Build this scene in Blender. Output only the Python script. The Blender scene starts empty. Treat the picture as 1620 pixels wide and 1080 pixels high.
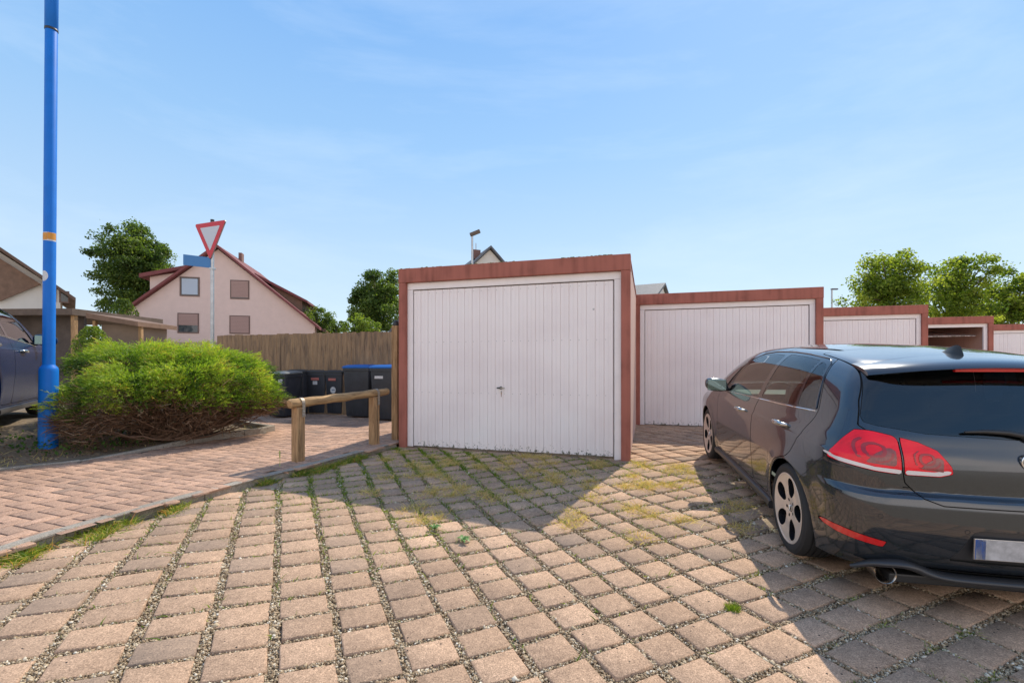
import bpy, bmesh, math, random
import numpy as np
from mathutils import Vector, Matrix
random.seed(7); RNG = np.random.default_rng(7)
scene = bpy.context.scene
COL = scene.collection
# ------------------------------------------------------------ camera, sky, sun
CH = 1.2
cam_d = bpy.data.cameras.new("camera"); cam = bpy.data.objects.new("camera", cam_d); COL.objects.link(cam)
cam.location = (0, 0, CH); cam.rotation_euler = (math.radians(90), 0, 0)
cam_d.sensor_width = 36; cam_d.lens = 16; cam_d.shift_y = 37/1620
cam_d.clip_start = .05; cam_d.clip_end = 3000
scene.camera = cam
SUN_AZ = math.radians(31.5); SUN_EL = math.radians(48.5)     # azimuth from +Y towards +X
world = bpy.data.worlds.new("World"); scene.world = world; world.use_nodes = True
wn = world.node_tree; wn.nodes.clear()
sky = wn.nodes.new("ShaderNodeTexSky"); sky.sky_type = 'NISHITA'; sky.sun_disc = False
sky.sun_elevation = SUN_EL; sky.sun_rotation = SUN_AZ; sky.air_density = 1.0; sky.dust_density = 0.6; sky.ozone_density = 2.0
tc = wn.nodes.new("ShaderNodeTexCoord"); mp = wn.nodes.new("ShaderNodeMapping")
mp.inputs["Rotation"].default_value = (.1, .35, .7); mp.inputs["Scale"].default_value = (1.0, 3.2, 7)
no = wn.nodes.new("ShaderNodeTexNoise"); no.inputs["Scale"].default_value = 1.3; no.inputs["Detail"].default_value = 9; no.inputs["Roughness"].default_value = .62; no.inputs["Distortion"].default_value = .25
cr = wn.nodes.new("ShaderNodeValToRGB"); cr.color_ramp.elements[0].position = .46; cr.color_ramp.elements[1].position = .82
cr.color_ramp.elements[0].color = (0, 0, 0, 1); cr.color_ramp.elements[1].color = (.26, .26, .26, 1)
L = wn.links.new
def wmix(fac, c1, c2):
    m = wn.nodes.new("ShaderNodeMix"); m.data_type = 'RGBA'
    for v, i in ((fac, 0), (c1, 6), (c2, 7)):
        if isinstance(v, (int, float, tuple)): m.inputs[i].default_value = v
        else: L(v, m.inputs[i])
    return m.outputs[2]
# clear-air gradient by elevation, blended with the physical sky
sx = wn.nodes.new("ShaderNodeSeparateXYZ"); L(tc.outputs["Generated"], sx.inputs[0])
gr = wn.nodes.new("ShaderNodeValToRGB"); ge = gr.color_ramp.elements
ge[0].position = 0; ge[0].color = (4.3/8, 4.9/8, 5.35/8, 1); ge[1].position = 1; ge[1].color = (1.6/8, 2.5/8, 4.4/8, 1)
for p_, c_ in ((.10, (3.55, 4.5, 5.3)), (.25, (2.75, 3.95, 5.3)), (.42, (1.9, 3.35, 5.25)), (.60, (1.3, 2.75, 5.1))):
    q_ = ge.new(p_); q_.color = (c_[0]/8, c_[1]/8, c_[2]/8, 1)
L(sx.outputs[2], gr.inputs[0])
sc_ = wn.nodes.new("ShaderNodeVectorMath"); sc_.operation = 'SCALE'; sc_.inputs[3].default_value = 7.4; L(gr.outputs[0], sc_.inputs[0])
bg = wn.nodes.new("ShaderNodeBackground"); bg.inputs[1].default_value = .15
wo = wn.nodes.new("ShaderNodeOutputWorld")
L(tc.outputs["Generated"], mp.inputs[0]); L(mp.outputs[0], no.inputs["Vector"]); L(no.outputs[0], cr.inputs[0])
SKYMIX = wmix(.88, sky.outputs[0], sc_.outputs[0])
# unseen low band of bright cloud, added behind the camera to fill the shade
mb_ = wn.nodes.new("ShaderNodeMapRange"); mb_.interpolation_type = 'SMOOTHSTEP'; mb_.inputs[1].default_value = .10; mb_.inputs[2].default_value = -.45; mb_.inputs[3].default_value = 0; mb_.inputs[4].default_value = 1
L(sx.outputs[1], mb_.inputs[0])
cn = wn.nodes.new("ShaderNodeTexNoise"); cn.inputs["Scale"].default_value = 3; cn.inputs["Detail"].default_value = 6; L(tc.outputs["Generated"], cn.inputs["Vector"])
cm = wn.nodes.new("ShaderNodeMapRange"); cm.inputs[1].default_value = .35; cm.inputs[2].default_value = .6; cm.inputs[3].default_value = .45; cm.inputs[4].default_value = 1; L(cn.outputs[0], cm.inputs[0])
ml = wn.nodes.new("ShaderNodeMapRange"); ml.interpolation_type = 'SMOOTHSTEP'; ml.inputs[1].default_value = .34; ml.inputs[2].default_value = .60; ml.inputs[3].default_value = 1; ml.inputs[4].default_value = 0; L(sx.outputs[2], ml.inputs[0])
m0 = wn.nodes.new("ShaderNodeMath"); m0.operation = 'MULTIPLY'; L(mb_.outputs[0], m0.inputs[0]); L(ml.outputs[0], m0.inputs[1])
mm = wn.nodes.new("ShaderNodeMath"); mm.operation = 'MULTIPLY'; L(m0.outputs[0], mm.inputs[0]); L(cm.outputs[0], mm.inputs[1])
FRONT = wmix(cr.outputs[0], SKYMIX, (4.6, 5.3, 6.0, 1))
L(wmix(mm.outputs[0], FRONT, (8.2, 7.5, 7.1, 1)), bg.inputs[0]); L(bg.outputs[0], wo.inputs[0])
sd_ = bpy.data.lights.new("sun", 'SUN'); sun = bpy.data.objects.new("sun", sd_); COL.objects.link(sun)
sd_.energy = 3.6; sd_.angle = math.radians(.5); sd_.color = (1, .91, .76)
sdir = Vector((math.sin(SUN_AZ)*math.cos(SUN_EL), math.cos(SUN_AZ)*math.cos(SUN_EL), math.sin(SUN_EL)))
sun.rotation_euler = sdir.to_track_quat('Z', 'Y').to_euler()
sun.location = (0, 0, 40)
vs = scene.view_settings; vs.view_transform = 'Standard'; vs.look = 'None'; vs.exposure = .42; vs.gamma = 1

# ------------------------------------------------------------ object helpers
def tag(o, label=None, cat=None, group=None, kind=None):
    if label: o["label"] = label
    if cat: o["category"] = cat
    if group: o["group"] = group
    if kind: o["kind"] = kind
    return o
def thing(name, label, cat, loc=(0, 0, 0), rz=0, group=None):
    o = bpy.data.objects.new(name, None); COL.objects.link(o); o.location = loc; o.rotation_euler = (0, 0, rz)
    o.empty_display_size = .2
    return tag(o, label, cat, group)
def link(name, me, mat=None, parent=None, smooth=False):
    o = bpy.data.objects.new(name, me); COL.objects.link(o)
    if parent is not None: o.parent = parent
    if mat is not None:
        for m in (mat if isinstance(mat, (list, tuple)) else [mat]): me.materials.append(m)
    if smooth:
        me.polygons.foreach_set("use_smooth", [True]*len(me.polygons))
    return o
def copy_tree(o, parent=None):
    c = o.copy(); COL.objects.link(c)
    if parent is not None: c.parent = parent
    for ch in list(o.children): copy_tree(ch, c)
    return c
class MB:
    """collects shapes into one mesh"""
    def __init__(s): s.v = []; s.f = []
    def add(s, v, f):
        n = len(s.v); s.v += [tuple(p) for p in v]; s.f += [tuple(i+n for i in q) for q in f]; return s
    def box(s, x0, x1, y0, y1, z0, z1, b=0.0):
        if b <= 0:
            v = [(x, y, z) for z in (z0, z1) for y in (y0, y1) for x in (x0, x1)]
            return s.add(v, [(0, 2, 3, 1), (4, 5, 7, 6), (0, 1, 5, 4), (2, 6, 7, 3), (0, 4, 6, 2), (1, 3, 7, 5)])
        bm = bmesh.new(); bmesh.ops.create_cube(bm, size=1)
        for q in bm.verts: q.co = Vector(((x0+x1)/2+q.co.x*(x1-x0), (y0+y1)/2+q.co.y*(y1-y0), (z0+z1)/2+q.co.z*(z1-z0)))
        bmesh.ops.bevel(bm, geom=bm.edges[:], offset=b, segments=2, affect='EDGES', profile=.6)
        s.bm(bm); return s
    def bm(s, bm):
        bm.verts.index_update(); s.add([q.co[:] for q in bm.verts], [[q.index for q in f.verts] for f in bm.faces]); bm.free(); return s
    def tube(s, pts, r, n=10, caps=True, closed=False):
        P = [Vector(p) for p in pts]; R = r if isinstance(r, (list, tuple)) else [r]*len(P)
        rings = []; up = None
        for i, p in enumerate(P):
            a = P[i-1] if (i > 0 or closed) else p; c = P[(i+1) % len(P)] if (i < len(P)-1 or closed) else p
            t = (c-a).normalized()
            if up is None:
                up = Vector((0, 0, 1)) if abs(t.z) < .9 else Vector((1, 0, 0))
            x = t.cross(up).normalized(); y = x.cross(t).normalized(); up = y
            rings.append([p+(x*math.cos(2*math.pi*k/n)+y*math.sin(2*math.pi*k/n))*R[i] for k in range(n)])
        v = [q for g in rings for q in g]; f = []
        m = len(P)
        for i in range(m if closed else m-1):
            j = (i+1) % m
            for k in range(n): f.append((i*n+k, i*n+(k+1) % n, j*n+(k+1) % n, j*n+k))
        if caps and not closed:
            f.append(tuple(range(n))[::-1]); f.append(tuple((m-1)*n+k for k in range(n)))
        return s.add(v, f)
    def lathe(s, prof, n=32, axis='z', c=(0, 0, 0), cap=False):
        v = []
        for (r, h) in prof:
            for k in range(n):
                a = 2*math.pi*k/n; ca, sa = math.cos(a)*r, math.sin(a)*r
                p = (ca, sa, h) if axis == 'z' else ((ca, h, sa) if axis == 'y' else (h, ca, sa))
                v.append((p[0]+c[0], p[1]+c[1], p[2]+c[2]))
        f = []
        for i in range(len(prof)-1):
            for k in range(n): f.append((i*n+k, i*n+(k+1) % n, (i+1)*n+(k+1) % n, (i+1)*n+k))
        if cap:
            f.append(tuple(range(n))[::-1]); f.append(tuple((len(prof)-1)*n+k for k in range(n)))
        return s.add(v, f)
    def prism(s, poly, a, b, axis='z'):
        """closed polygon extruded from a to b along axis; poly given in the two other axes in order"""
        n = len(poly); v = []
        for h in (a, b):
            for (p, q) in poly: v.append({'z': (p, q, h), 'y': (p, h, q), 'x': (h, p, q)}[axis])
        return s.add(v, [tuple(range(n))[::-1], tuple(range(n, 2*n))]+[(i, (i+1) % n, n+(i+1) % n, n+i) for i in range(n)])
    def xf(s, M):
        s.v = [tuple(M @ Vector(p)) for p in s.v]; return s
    def build(s, name, mat, parent=None, smooth=False, fix=True):
        me = bpy.data.meshes.new(name); me.from_pydata(s.v, [], s.f); me.update()
        if fix:
            bm = bmesh.new(); bm.from_mesh(me); bmesh.ops.recalc_face_normals(bm, faces=bm.faces[:]); bm.to_mesh(me); bm.free()
        o = link(name, me, mat, parent)
        if smooth:
            me.polygons.foreach_set("use_smooth", [True]*len(me.polygons))
            try: me.set_sharp_from_angle(angle=math.radians(smooth if smooth is not True else 38))
            except Exception: pass
        return o
def np_mesh(name, V, F, k, mat, parent=None, attr=None, smooth=False):
    """V (n,3), F (m,k) uniform faces, attr per-face value stored as colour 'rnd'"""
    me = bpy.data.meshes.new(name); V = np.asarray(V, np.float32); F = np.asarray(F, np.int32)
    me.vertices.add(len(V)); me.vertices.foreach_set("co", V.ravel())
    me.loops.add(F.size); me.loops.foreach_set("vertex_index", F.ravel())
    me.polygons.add(len(F)); me.polygons.foreach_set("loop_start", np.arange(0, F.size, k, dtype=np.int32))
    try: me.polygons.foreach_set("loop_total", np.full(len(F), k, np.int32))
    except Exception: pass
    me.update(calc_edges=True); me.validate()
    if attr is not None:
        a = me.attributes.new("rnd", 'FLOAT', 'FACE'); a.data.foreach_set("value", np.asarray(attr, np.float32))
    return link(name, me, mat, parent, smooth)

# ------------------------------------------------------------ materials
def mat(name, col, rough=.6, metal=0, spec=.5, coat=0, bump=None, var=None, **kw):
    """bump=(scale,strength,distance[,detail]); var=(scale,amount) brightness mottling of the material itself"""
    m = bpy.data.materials.new(name); m.use_nodes = True; nt = m.node_tree; p = nt.nodes["Principled BSDF"]
    p.inputs["Base Color"].default_value = (*col, 1); p.inputs["Roughness"].default_value = rough
    p.inputs["Metallic"].default_value = metal; p.inputs["Specular IOR Level"].default_value = spec
    p.inputs["Coat Weight"].default_value = coat; p.inputs["Coat Roughness"].default_value = .03
    co = nt.nodes.new("ShaderNodeTexCoord")
    if var:
        n = nt.nodes.new("ShaderNodeTexNoise"); n.inputs["Scale"].default_value = var[0]; n.inputs["Detail"].default_value = 8; n.inputs["Roughness"].default_value = .65
        r = nt.nodes.new("ShaderNodeMapRange"); r.inputs[1].default_value = .25; r.inputs[2].default_value = .75
        r.inputs[3].default_value = 1-var[1]; r.inputs[4].default_value = 1+var[1]
        v = nt.nodes.new("ShaderNodeVectorMath"); v.operation = 'SCALE'; v.inputs[0].default_value = col
        nt.links.new(co.outputs["Object"], n.inputs["Vector"]); nt.links.new(n.outputs[0], r.inputs[0]); nt.links.new(r.outputs[0], v.inputs[3])
        nt.links.new(v.outputs[0], p.inputs["Base Color"])
    if bump:
        n = nt.nodes.new("ShaderNodeTexNoise"); n.inputs["Scale"].default_value = bump[0]; n.inputs["Detail"].default_value = bump[3] if len(bump) > 3 else 6
        b = nt.nodes.new("ShaderNodeBump"); b.inputs["Strength"].default_value = bump[1]; b.inputs["Distance"].default_value = bump[2]
        nt.links.new(co.outputs["Object"], n.inputs["Vector"]); nt.links.new(n.outputs[0], b.inputs["Height"]); nt.links.new(b.outputs[0], p.inputs["Normal"])
    return m
def nodes(m): return m.node_tree, m.node_tree.nodes["Principled BSDF"]
def ramp(nt, fac, stops):
    r = nt.nodes.new("ShaderNodeValToRGB"); e = r.color_ramp.elements
    e[0].position, e[0].color = stops[0][0], (*stops[0][1], 1); e[1].position, e[1].color = stops[-1][0], (*stops[-1][1], 1)
    for p, c in stops[1:-1]:
        q = e.new(p); q.color = (*c, 1)
    nt.links.new(fac, r.inputs[0]); return r.outputs[0]
def leafmat(name, stops, trans=.35, rough=.55):
    m = bpy.data.materials.new(name); m.use_nodes = True; nt = m.node_tree; p = nt.nodes["Principled BSDF"]
    a = nt.nodes.new("ShaderNodeAttribute"); a.attribute_name = "rnd"
    c = ramp(nt, a.outputs["Fac"], stops); nt.links.new(c, p.inputs["Base Color"]); p.inputs["Roughness"].default_value = rough
    p.inputs["Specular IOR Level"].default_value = .3
    t = nt.nodes.new("ShaderNodeBsdfTranslucent"); s = nt.nodes.new("ShaderNodeMixShader"); s.inputs[0].default_value = trans
    g = nt.nodes.new("ShaderNodeMix"); g.data_type = 'RGBA'; g.blend_type = 'MULTIPLY'; g.inputs[0].default_value = 1; g.inputs[7].default_value = (2.0, 2.1, .8, 1)
    nt.links.new(c, g.inputs[6]); nt.links.new(g.outputs[2], t.inputs[0])
    nt.links.new(p.outputs[0], s.inputs[1]); nt.links.new(t.outputs[0], s.inputs[2]); nt.links.new(s.outputs[0], nt.nodes["Material Output"].inputs[0])
    return m
def glassmat(name, tint, trans, rough=.0, refl=1.0):
    m = bpy.data.materials.new(name); m.use_nodes = True; nt = m.node_tree; nt.nodes.remove(nt.nodes["Principled BSDF"])
    g = nt.nodes.new("ShaderNodeBsdfGlossy"); g.inputs["Roughness"].default_value = rough; g.inputs["Color"].default_value = (refl, refl, refl, 1)
    t = nt.nodes.new("ShaderNodeBsdfTransparent"); t.inputs[0].default_value = (*[trans*k for k in tint], 1)
    f = nt.nodes.new("ShaderNodeFresnel"); f.inputs[0].default_value = 1.75
    s = nt.nodes.new("ShaderNodeMixShader"); nt.links.new(f.outputs[0], s.inputs[0]); nt.links.new(t.outputs[0], s.inputs[1]); nt.links.new(g.outputs[0], s.inputs[2])
    nt.links.new(s.outputs[0], nt.nodes["Material Output"].inputs[0]); return m

M = {}
def stone_mat(name, base, speck=.5, attr=True):
    m = mat(name, base, .93, spec=.25); nt, p = nodes(m); co = nt.nodes.new("ShaderNodeTexCoord")
    def N(s, d=6, t="Noise"):
        n = nt.nodes.new("ShaderNodeTexNoise"); n.inputs["Scale"].default_value = s; n.inputs["Detail"].default_value = d
        n.inputs["Roughness"].default_value = .7; nt.links.new(co.outputs["Object"], n.inputs["Vector"]); return n.outputs[0]
    fine = N(150, 5); mid = N(30, 7); big = N(1.1, 5)
    b = base
    c1 = ramp(nt, fine, [(.30, [k*.25 for k in b]), (.44, [k*.82 for k in b]), (.56, [k*1.1 for k in b]), (.72, [min(.85, k*1.9) for k in b])])
    def mul(c, fac, lo, hi, a=.3, z=.7):
        r = nt.nodes.new("ShaderNodeMapRange"); r.inputs[1].default_value = a; r.inputs[2].default_value = z; r.inputs[3].default_value = lo; r.inputs[4].default_value = hi
        nt.links.new(fac, r.inputs[0]); v = nt.nodes.new("ShaderNodeVectorMath"); v.operation = 'SCALE'; nt.links.new(c, v.inputs[0]); nt.links.new(r.outputs[0], v.inputs[3]); return v.outputs[0]
    c = mul(c1, mid, .78, 1.22); c = mul(c, big, .72, 1.20)
    if attr:
        a = nt.nodes.new("ShaderNodeAttribute"); a.attribute_name = "rnd"; c = mul(c, a.outputs["Fac"], .74, 1.2, 0, 1)
        g = nt.nodes.new("ShaderNodeMix"); g.data_type = 'RGBA'; g.inputs[7].default_value = (b[0]*.62, b[0]*.56, b[0]*.5, 1)
        r = nt.nodes.new("ShaderNodeMapRange"); r.inputs[1].default_value = .0; r.inputs[2].default_value = .35; r.inputs[3].default_value = .35; r.inputs[4].default_value = 0
        nt.links.new(a.outputs["Fac"], r.inputs[0]); nt.links.new(r.outputs[0], g.inputs[0]); nt.links.new(c, g.inputs[6]); c = g.outputs[2]
    # dark stray specks
    v = nt.nodes.new("ShaderNodeTexVoronoi"); v.inputs["Scale"].default_value = 17; nt.links.new(co.outputs["Object"], v.inputs["Vector"])
    lt = nt.nodes.new("ShaderNodeMath"); lt.operation = 'LESS_THAN'; lt.inputs[1].default_value = .085; nt.links.new(v.outputs["Distance"], lt.inputs[0])
    gt = nt.nodes.new("ShaderNodeMath"); gt.operation = 'GREATER_THAN'; gt.inputs[1].default_value = .5; nt.links.new(N(2.3), gt.inputs[0])
    mu = nt.nodes.new("ShaderNodeMath"); mu.operation = 'MULTIPLY'; nt.links.new(lt.outputs[0], mu.inputs[0]); nt.links.new(gt.outputs[0], mu.inputs[1])
    q = nt.nodes.new("ShaderNodeMix"); q.data_type = 'RGBA'; q.inputs[7].default_value = (.03, .028, .025, 1); nt.links.new(mu.outputs[0], q.inputs[0]); nt.links.new(c, q.inputs[6])
    nt.links.new(q.outputs[2], p.inputs["Base Color"])
    bp = nt.nodes.new("ShaderNodeBump"); bp.inputs["Strength"].default_value = .55; bp.inputs["Distance"].default_value = .0025; nt.links.new(N(170, 4), bp.inputs["Height"]); nt.links.new(bp.outputs[0], p.inputs["Normal"])
    return m
M['paver'] = stone_mat("paver_concrete", (.46, .305, .205))
M['brick'] = stone_mat("path_brick", (.46, .29, .205))
M['kerb'] = stone_mat("kerb_concrete", (.34, .30, .25), attr=False)
def gravel_mat():
    m = mat("gravel", (.3, .25, .19), .95); nt, p = nodes(m); co = nt.nodes.new("ShaderNodeTexCoord")
    v = nt.nodes.new("ShaderNodeTexVoronoi"); v.inputs["Scale"].default_value = 130; nt.links.new(co.outputs["Object"], v.inputs["Vector"])
    s = nt.nodes.new("ShaderNodeSeparateColor"); nt.links.new(v.outputs["Color"], s.inputs[0])
    c = ramp(nt, s.outputs[0], [(0, (.15, .11, .07)), (.4, (.33, .25, .16)), (.75, (.44, .35, .24)), (1, (.58, .52, .42))])
    nt.links.new(c, p.inputs["Base Color"])
    b = nt.nodes.new("ShaderNodeBump"); b.invert = True; b.inputs["Strength"].default_value = .9; b.inputs["Distance"].default_value = .006
    nt.links.new(v.outputs["Distance"], b.inputs["Height"]); nt.links.new(b.outputs[0], p.inputs["Normal"]); return m
M['gravel'] = gravel_mat()
M['soil'] = mat("soil", (.20, .15, .10), .95, var=(9, .5), bump=(40, .9, .02))
def wall_mat(name, base, streak, bumpd=.002, dirt_top=None):
    m = mat(name, base, .85, spec=.3); nt, p = nodes(m); co = nt.nodes.new("ShaderNodeTexCoord")
    mp_ = nt.nodes.new("ShaderNodeMapping"); mp_.inputs["Scale"].default_value = (14, 14, .9); nt.links.new(co.outputs["Object"], mp_.inputs[0])
    n = nt.nodes.new("ShaderNodeTexNoise"); n.inputs["Scale"].default_value = 1; n.inputs["Detail"].default_value = 6; nt.links.new(mp_.outputs[0], n.inputs["Vector"])
    n2 = nt.nodes.new("ShaderNodeTexNoise"); n2.inputs["Scale"].default_value = 3.0; n2.inputs["Detail"].default_value = 8; nt.links.new(co.outputs["Object"], n2.inputs["Vector"])
    ad = nt.nodes.new("ShaderNodeMath"); ad.operation = 'ADD'; nt.links.new(n.outputs[0], ad.inputs[0]); nt.links.new(n2.outputs[0], ad.inputs[1])
    hf = nt.nodes.new("ShaderNodeMath"); hf.operation = 'MULTIPLY'; hf.inputs[1].default_value = .5; nt.links.new(ad.outputs[0], hf.inputs[0])
    c = ramp(nt, hf.outputs[0], [(.30, [k*(1-streak) for k in base]), (.5, base), (.7, [min(1, k*(1+streak*.4)) for k in base])])
    nt.links.new(c, p.inputs["Base Color"])
    nb = nt.nodes.new("ShaderNodeTexNoise"); nb.inputs["Scale"].default_value = 120; nt.links.new(co.outputs["Object"], nb.inputs["Vector"])
    b = nt.nodes.new("ShaderNodeBump"); b.inputs["Strength"].default_value = .4; b.inputs["Distance"].default_value = bumpd; nt.links.new(nb.outputs[0], b.inputs["Height"]); nt.links.new(b.outputs[0], p.inputs["Normal"])
    return m
M['rust'] = wall_mat("rust_red_render", (.38, .135, .10), .42)
M['side'] = wall_mat("garage_side_render", (.60, .40, .33), .12)
def door_mat():
    m = mat("door_paint", (.76, .70, .71), .42, spec=.45); nt, p = nodes(m); co = nt.nodes.new("ShaderNodeTexCoord")
    sp = nt.nodes.new("ShaderNodeSeparateXYZ"); nt.links.new(co.outputs["Object"], sp.inputs[0])
    n = nt.nodes.new("ShaderNodeTexNoise"); n.inputs["Scale"].default_value = 22; n.inputs["Detail"].default_value = 9; n.inputs["Roughness"].default_value = .75; nt.links.new(co.outputs["Object"], n.inputs["Vector"])
    # algae and splash stains hugging the bottom edge
    r = nt.nodes.new("ShaderNodeMapRange"); r.inputs[1].default_value = .01; r.inputs[2].default_value = .22; r.inputs[3].default_value = .50; r.inputs[4].default_value = .72; nt.links.new(sp.outputs[2], r.inputs[0])
    g = nt.nodes.new("ShaderNodeMath"); g.operation = 'SUBTRACT'; nt.links.new(n.outputs[0], g.inputs[0]); nt.links.new(r.outputs[0], g.inputs[1])
    r2 = nt.nodes.new("ShaderNodeMapRange"); r2.inputs[1].default_value = .0; r2.inputs[2].default_value = .05; nt.links.new(g.outputs[0], r2.inputs[0])
    big = nt.nodes.new("ShaderNodeTexNoise"); big.inputs["Scale"].default_value = 1.3; big.inputs["Detail"].default_value = 6; nt.links.new(co.outputs["Object"], big.inputs["Vector"])
    c = ramp(nt, big.outputs[0], [(.3, (.82, .74, .735)), (.55, (.88, .81, .80)), (.75, (.89, .84, .83))])
    q = nt.nodes.new("ShaderNodeMix"); q.data_type = 'RGBA'; q.inputs[7].default_value = (.13, .14, .10, 1); nt.links.new(r2.outputs[0], q.inputs[0]); nt.links.new(c, q.inputs[6])
    nt.links.new(q.outputs[2], p.inputs["Base Color"]); return m
M['door'] = door_mat()
M['white'] = mat("white_frame_paint", (.86, .80, .79), .45, var=(6, .06))
M['dark'] = mat("dark_recess", (.02, .02, .02), .8)
M['black'] = mat("black_plastic", (.025, .026, .028), .45, bump=(150, .15, .001))
M['steel'] = mat("galvanised_steel", (.45, .46, .47), .38, metal=.9, var=(14, .2))
M['wood'] = None
def wood_mat(name, a, b, sc=(30, 30, 3), bumpd=.004):
    m = mat(name, a, .85, spec=.2); nt, p = nodes(m); co = nt.nodes.new("ShaderNodeTexCoord")
    mp_ = nt.nodes.new("ShaderNodeMapping"); mp_.inputs["Scale"].default_value = sc; nt.links.new(co.outputs["Object"], mp_.inputs[0])
    n = nt.nodes.new("ShaderNodeTexNoise"); n.inputs["Scale"].default_value = 1; n.inputs["Detail"].default_value = 9; n.inputs["Roughness"].default_value = .7; n.inputs["Distortion"].default_value = .6; nt.links.new(mp_.outputs[0], n.inputs["Vector"])
    c = ramp(nt, n.outputs[0], [(.28, [k*.35 for k in b]), (.42, b), (.55, a), (.72, [min(1, k*1.35) for k in a])]); nt.links.new(c, p.inputs["Base Color"])
    bb = nt.nodes.new("ShaderNodeBump"); bb.inputs["Strength"].default_value = .7; bb.inputs["Distance"].default_value = bumpd; nt.links.new(n.outputs[0], bb.inputs["Height"]); nt.links.new(bb.outputs[0], p.inputs["Normal"])
    return m
M['wood'] = wood_mat("weathered_wood", (.42, .26, .135), (.27, .165, .085))
M['woodh'] = wood_mat("weathered_rail_wood", (.44, .28, .14), (.29, .185, .095), (4, 30, 30))
M['fence'] = wood_mat("fence_boards", (.33, .215, .125), (.23, .155, .10), (9, 9, 1.6))
M['blue'] = mat("blue_lamp_paint", (.004, .165, .62), .5, spec=.3, coat=0, var=(5, .10))
M['binbody'] = mat("bin_plastic", (.045, .05, .06), .5, bump=(60, .2, .001), var=(5, .25))
M['binblue'] = mat("bin_blue_lid", (.01, .12, .42), .42)
M['binlid'] = mat("bin_dark_lid", (.05, .055, .06), .42)
M['binlidg'] = mat("bin_grey_lid", (.16, .17, .17), .42)
M['sticker'] = mat("paper_sticker", (.62, .62, .62), .6, var=(60, .3))
M['stickred'] = mat("red_sticker", (.5, .16, .13), .6, var=(60, .3))

# ------------------------------------------------------------ terrain
def sstep(x, a, b):
    t = np.clip((np.asarray(x, float)-a)/(b-a), 0, 1); return t*t*(3-2*t)
def T(x, y):
    x = np.asarray(x, float); y = np.asarray(y, float)
    e = 5.76-(y+.312*(x-1.5)); s = .5
    e = np.minimum(e, 9)
    return -(.02+.04*sstep(x, -2.8, .2))*s*np.log1p(np.exp(e/s))
def gp(px, py, off=0.0):
    z = 0.0
    for _ in range(60):
        D = 720*(CH-z-off)/(py-577); X = (px-810)/720*D; z = .5*float(T(X, D))+.5*z
    return X, D
def poly_sd(px, py, poly):
    """signed distance to polygon, negative inside (vectorised)"""
    P = np.asarray(poly, float); n = len(P); d = np.full(np.shape(px), 1e9); inside = np.zeros(np.shape(px), bool)
    for i in range(n):
        a, b = P[i], P[(i+1) % n]; e = b-a; wx = px-a[0]; wy = py-a[1]
        t = np.clip((wx*e[0]+wy*e[1])/max(1e-12, e@e), 0, 1)
        d = np.minimum(d, np.hypot(wx-e[0]*t, wy-e[1]*t))
        c = (a[1] <= py) != (b[1] <= py)
        with np.errstate(divide='ignore', invalid='ignore'):
            xi = a[0]+(py-a[1])/(e[1] if e[1] != 0 else 1e-12)*e[0]
        inside ^= c & (px < xi)
    return np.where(inside, -d, d)
def clip(V, F, val, keep='neg'):
    """keep the part of a polygon mesh where val<0 (or >0); edges are cut exactly"""
    s = val if keep == 'neg' else -val
    ins = s < 0
    nV = list(map(tuple, V)); out = []; cache = {}
    for f in F:
        k = [ins[i] for i in f]
        if all(k): out.append(tuple(f)); continue
        if not any(k): continue
        g = []
        m = len(f)
        for a in range(m):
            i, j = f[a], f[(a+1) % m]
            if ins[i]: g.append(i)
            if ins[i] != ins[j]:
                key = (i, j) if i < j else (j, i)
                if key not in cache:
                    p, q = key; t = s[p]/(s[p]-s[q]); A, B = V[p], V[q]
                    cache[key] = len(nV); nV.append(tuple(A[c]+(B[c]-A[c])*t for c in range(3)))
                g.append(cache[key])
        if len(g) >= 3: out.append(tuple(g))
    used = sorted({i for f in out for i in f}); mp_ = {o: n for n, o in enumerate(used)}
    return np.array([nV[i] for i in used]).reshape(-1, 3), [tuple(mp_[i] for i in f) for f in out]

# kerb lines (world x, y)
KF = [(-4.6, -1.5), (-3.9, .6), (-3.5, 2.1), (-3.36, 2.9), (-3.30, 3.22), (-3.22, 3.45), (-3.13, 3.70), (-3.00, 4.0), (-2.86, 4.28), (-2.70, 4.64), (-2.48, 5.08), (-2.25, 5.52), (-1.97, 6.15), (-1.70, 6.70)]
BK = [(-9.5, 2.9), (-7.6, 4.05), (-6.4, 4.75), (-5.82, 5.10), (-5.30, 5.52), (-5.03, 6.02), (-4.58, 6.92), (-4.16, 7.52), (-4.10, 7.88), (-4.50, 8.12), (-5.9, 9.25), (-7.2, 10.2), (-9.0, 11.6)]
U = np.array((.9585, -.285)); NN = np.array((.285, .9585))       # garage front direction and inward direction
G1R = np.array((1.50, 5.77)); GW = 3.31; GH = 2.6; GD = 5.9
G1L = G1R-U*GW
# region of the raised brick path
PATH = KF+[tuple(G1L+NN*.02), tuple(G1L+NN*GD), (-1.5, 13.5), (-9.0, 13.5)]+BK[::-1]+[(-9.5, -1.5)]
def zpath(x, y): return T(x, y)+.07
def zbed(x, y):
    x = np.asarray(x, float); y = np.asarray(y, float)
    d = np.maximum(0, -poly_sd(x, y, BK+[(-30, 11.6), (-30, 2.9)]))
    left = sstep(-x, 5.3, 7.0)
    return T(x, y)+.075+.05*sstep(-x, -5.6, -4.2)*0+np.minimum(d, 1.2)*(.04+.20*left)+.02*np.sin(x*5)*np.sin(y*4.3)

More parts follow.
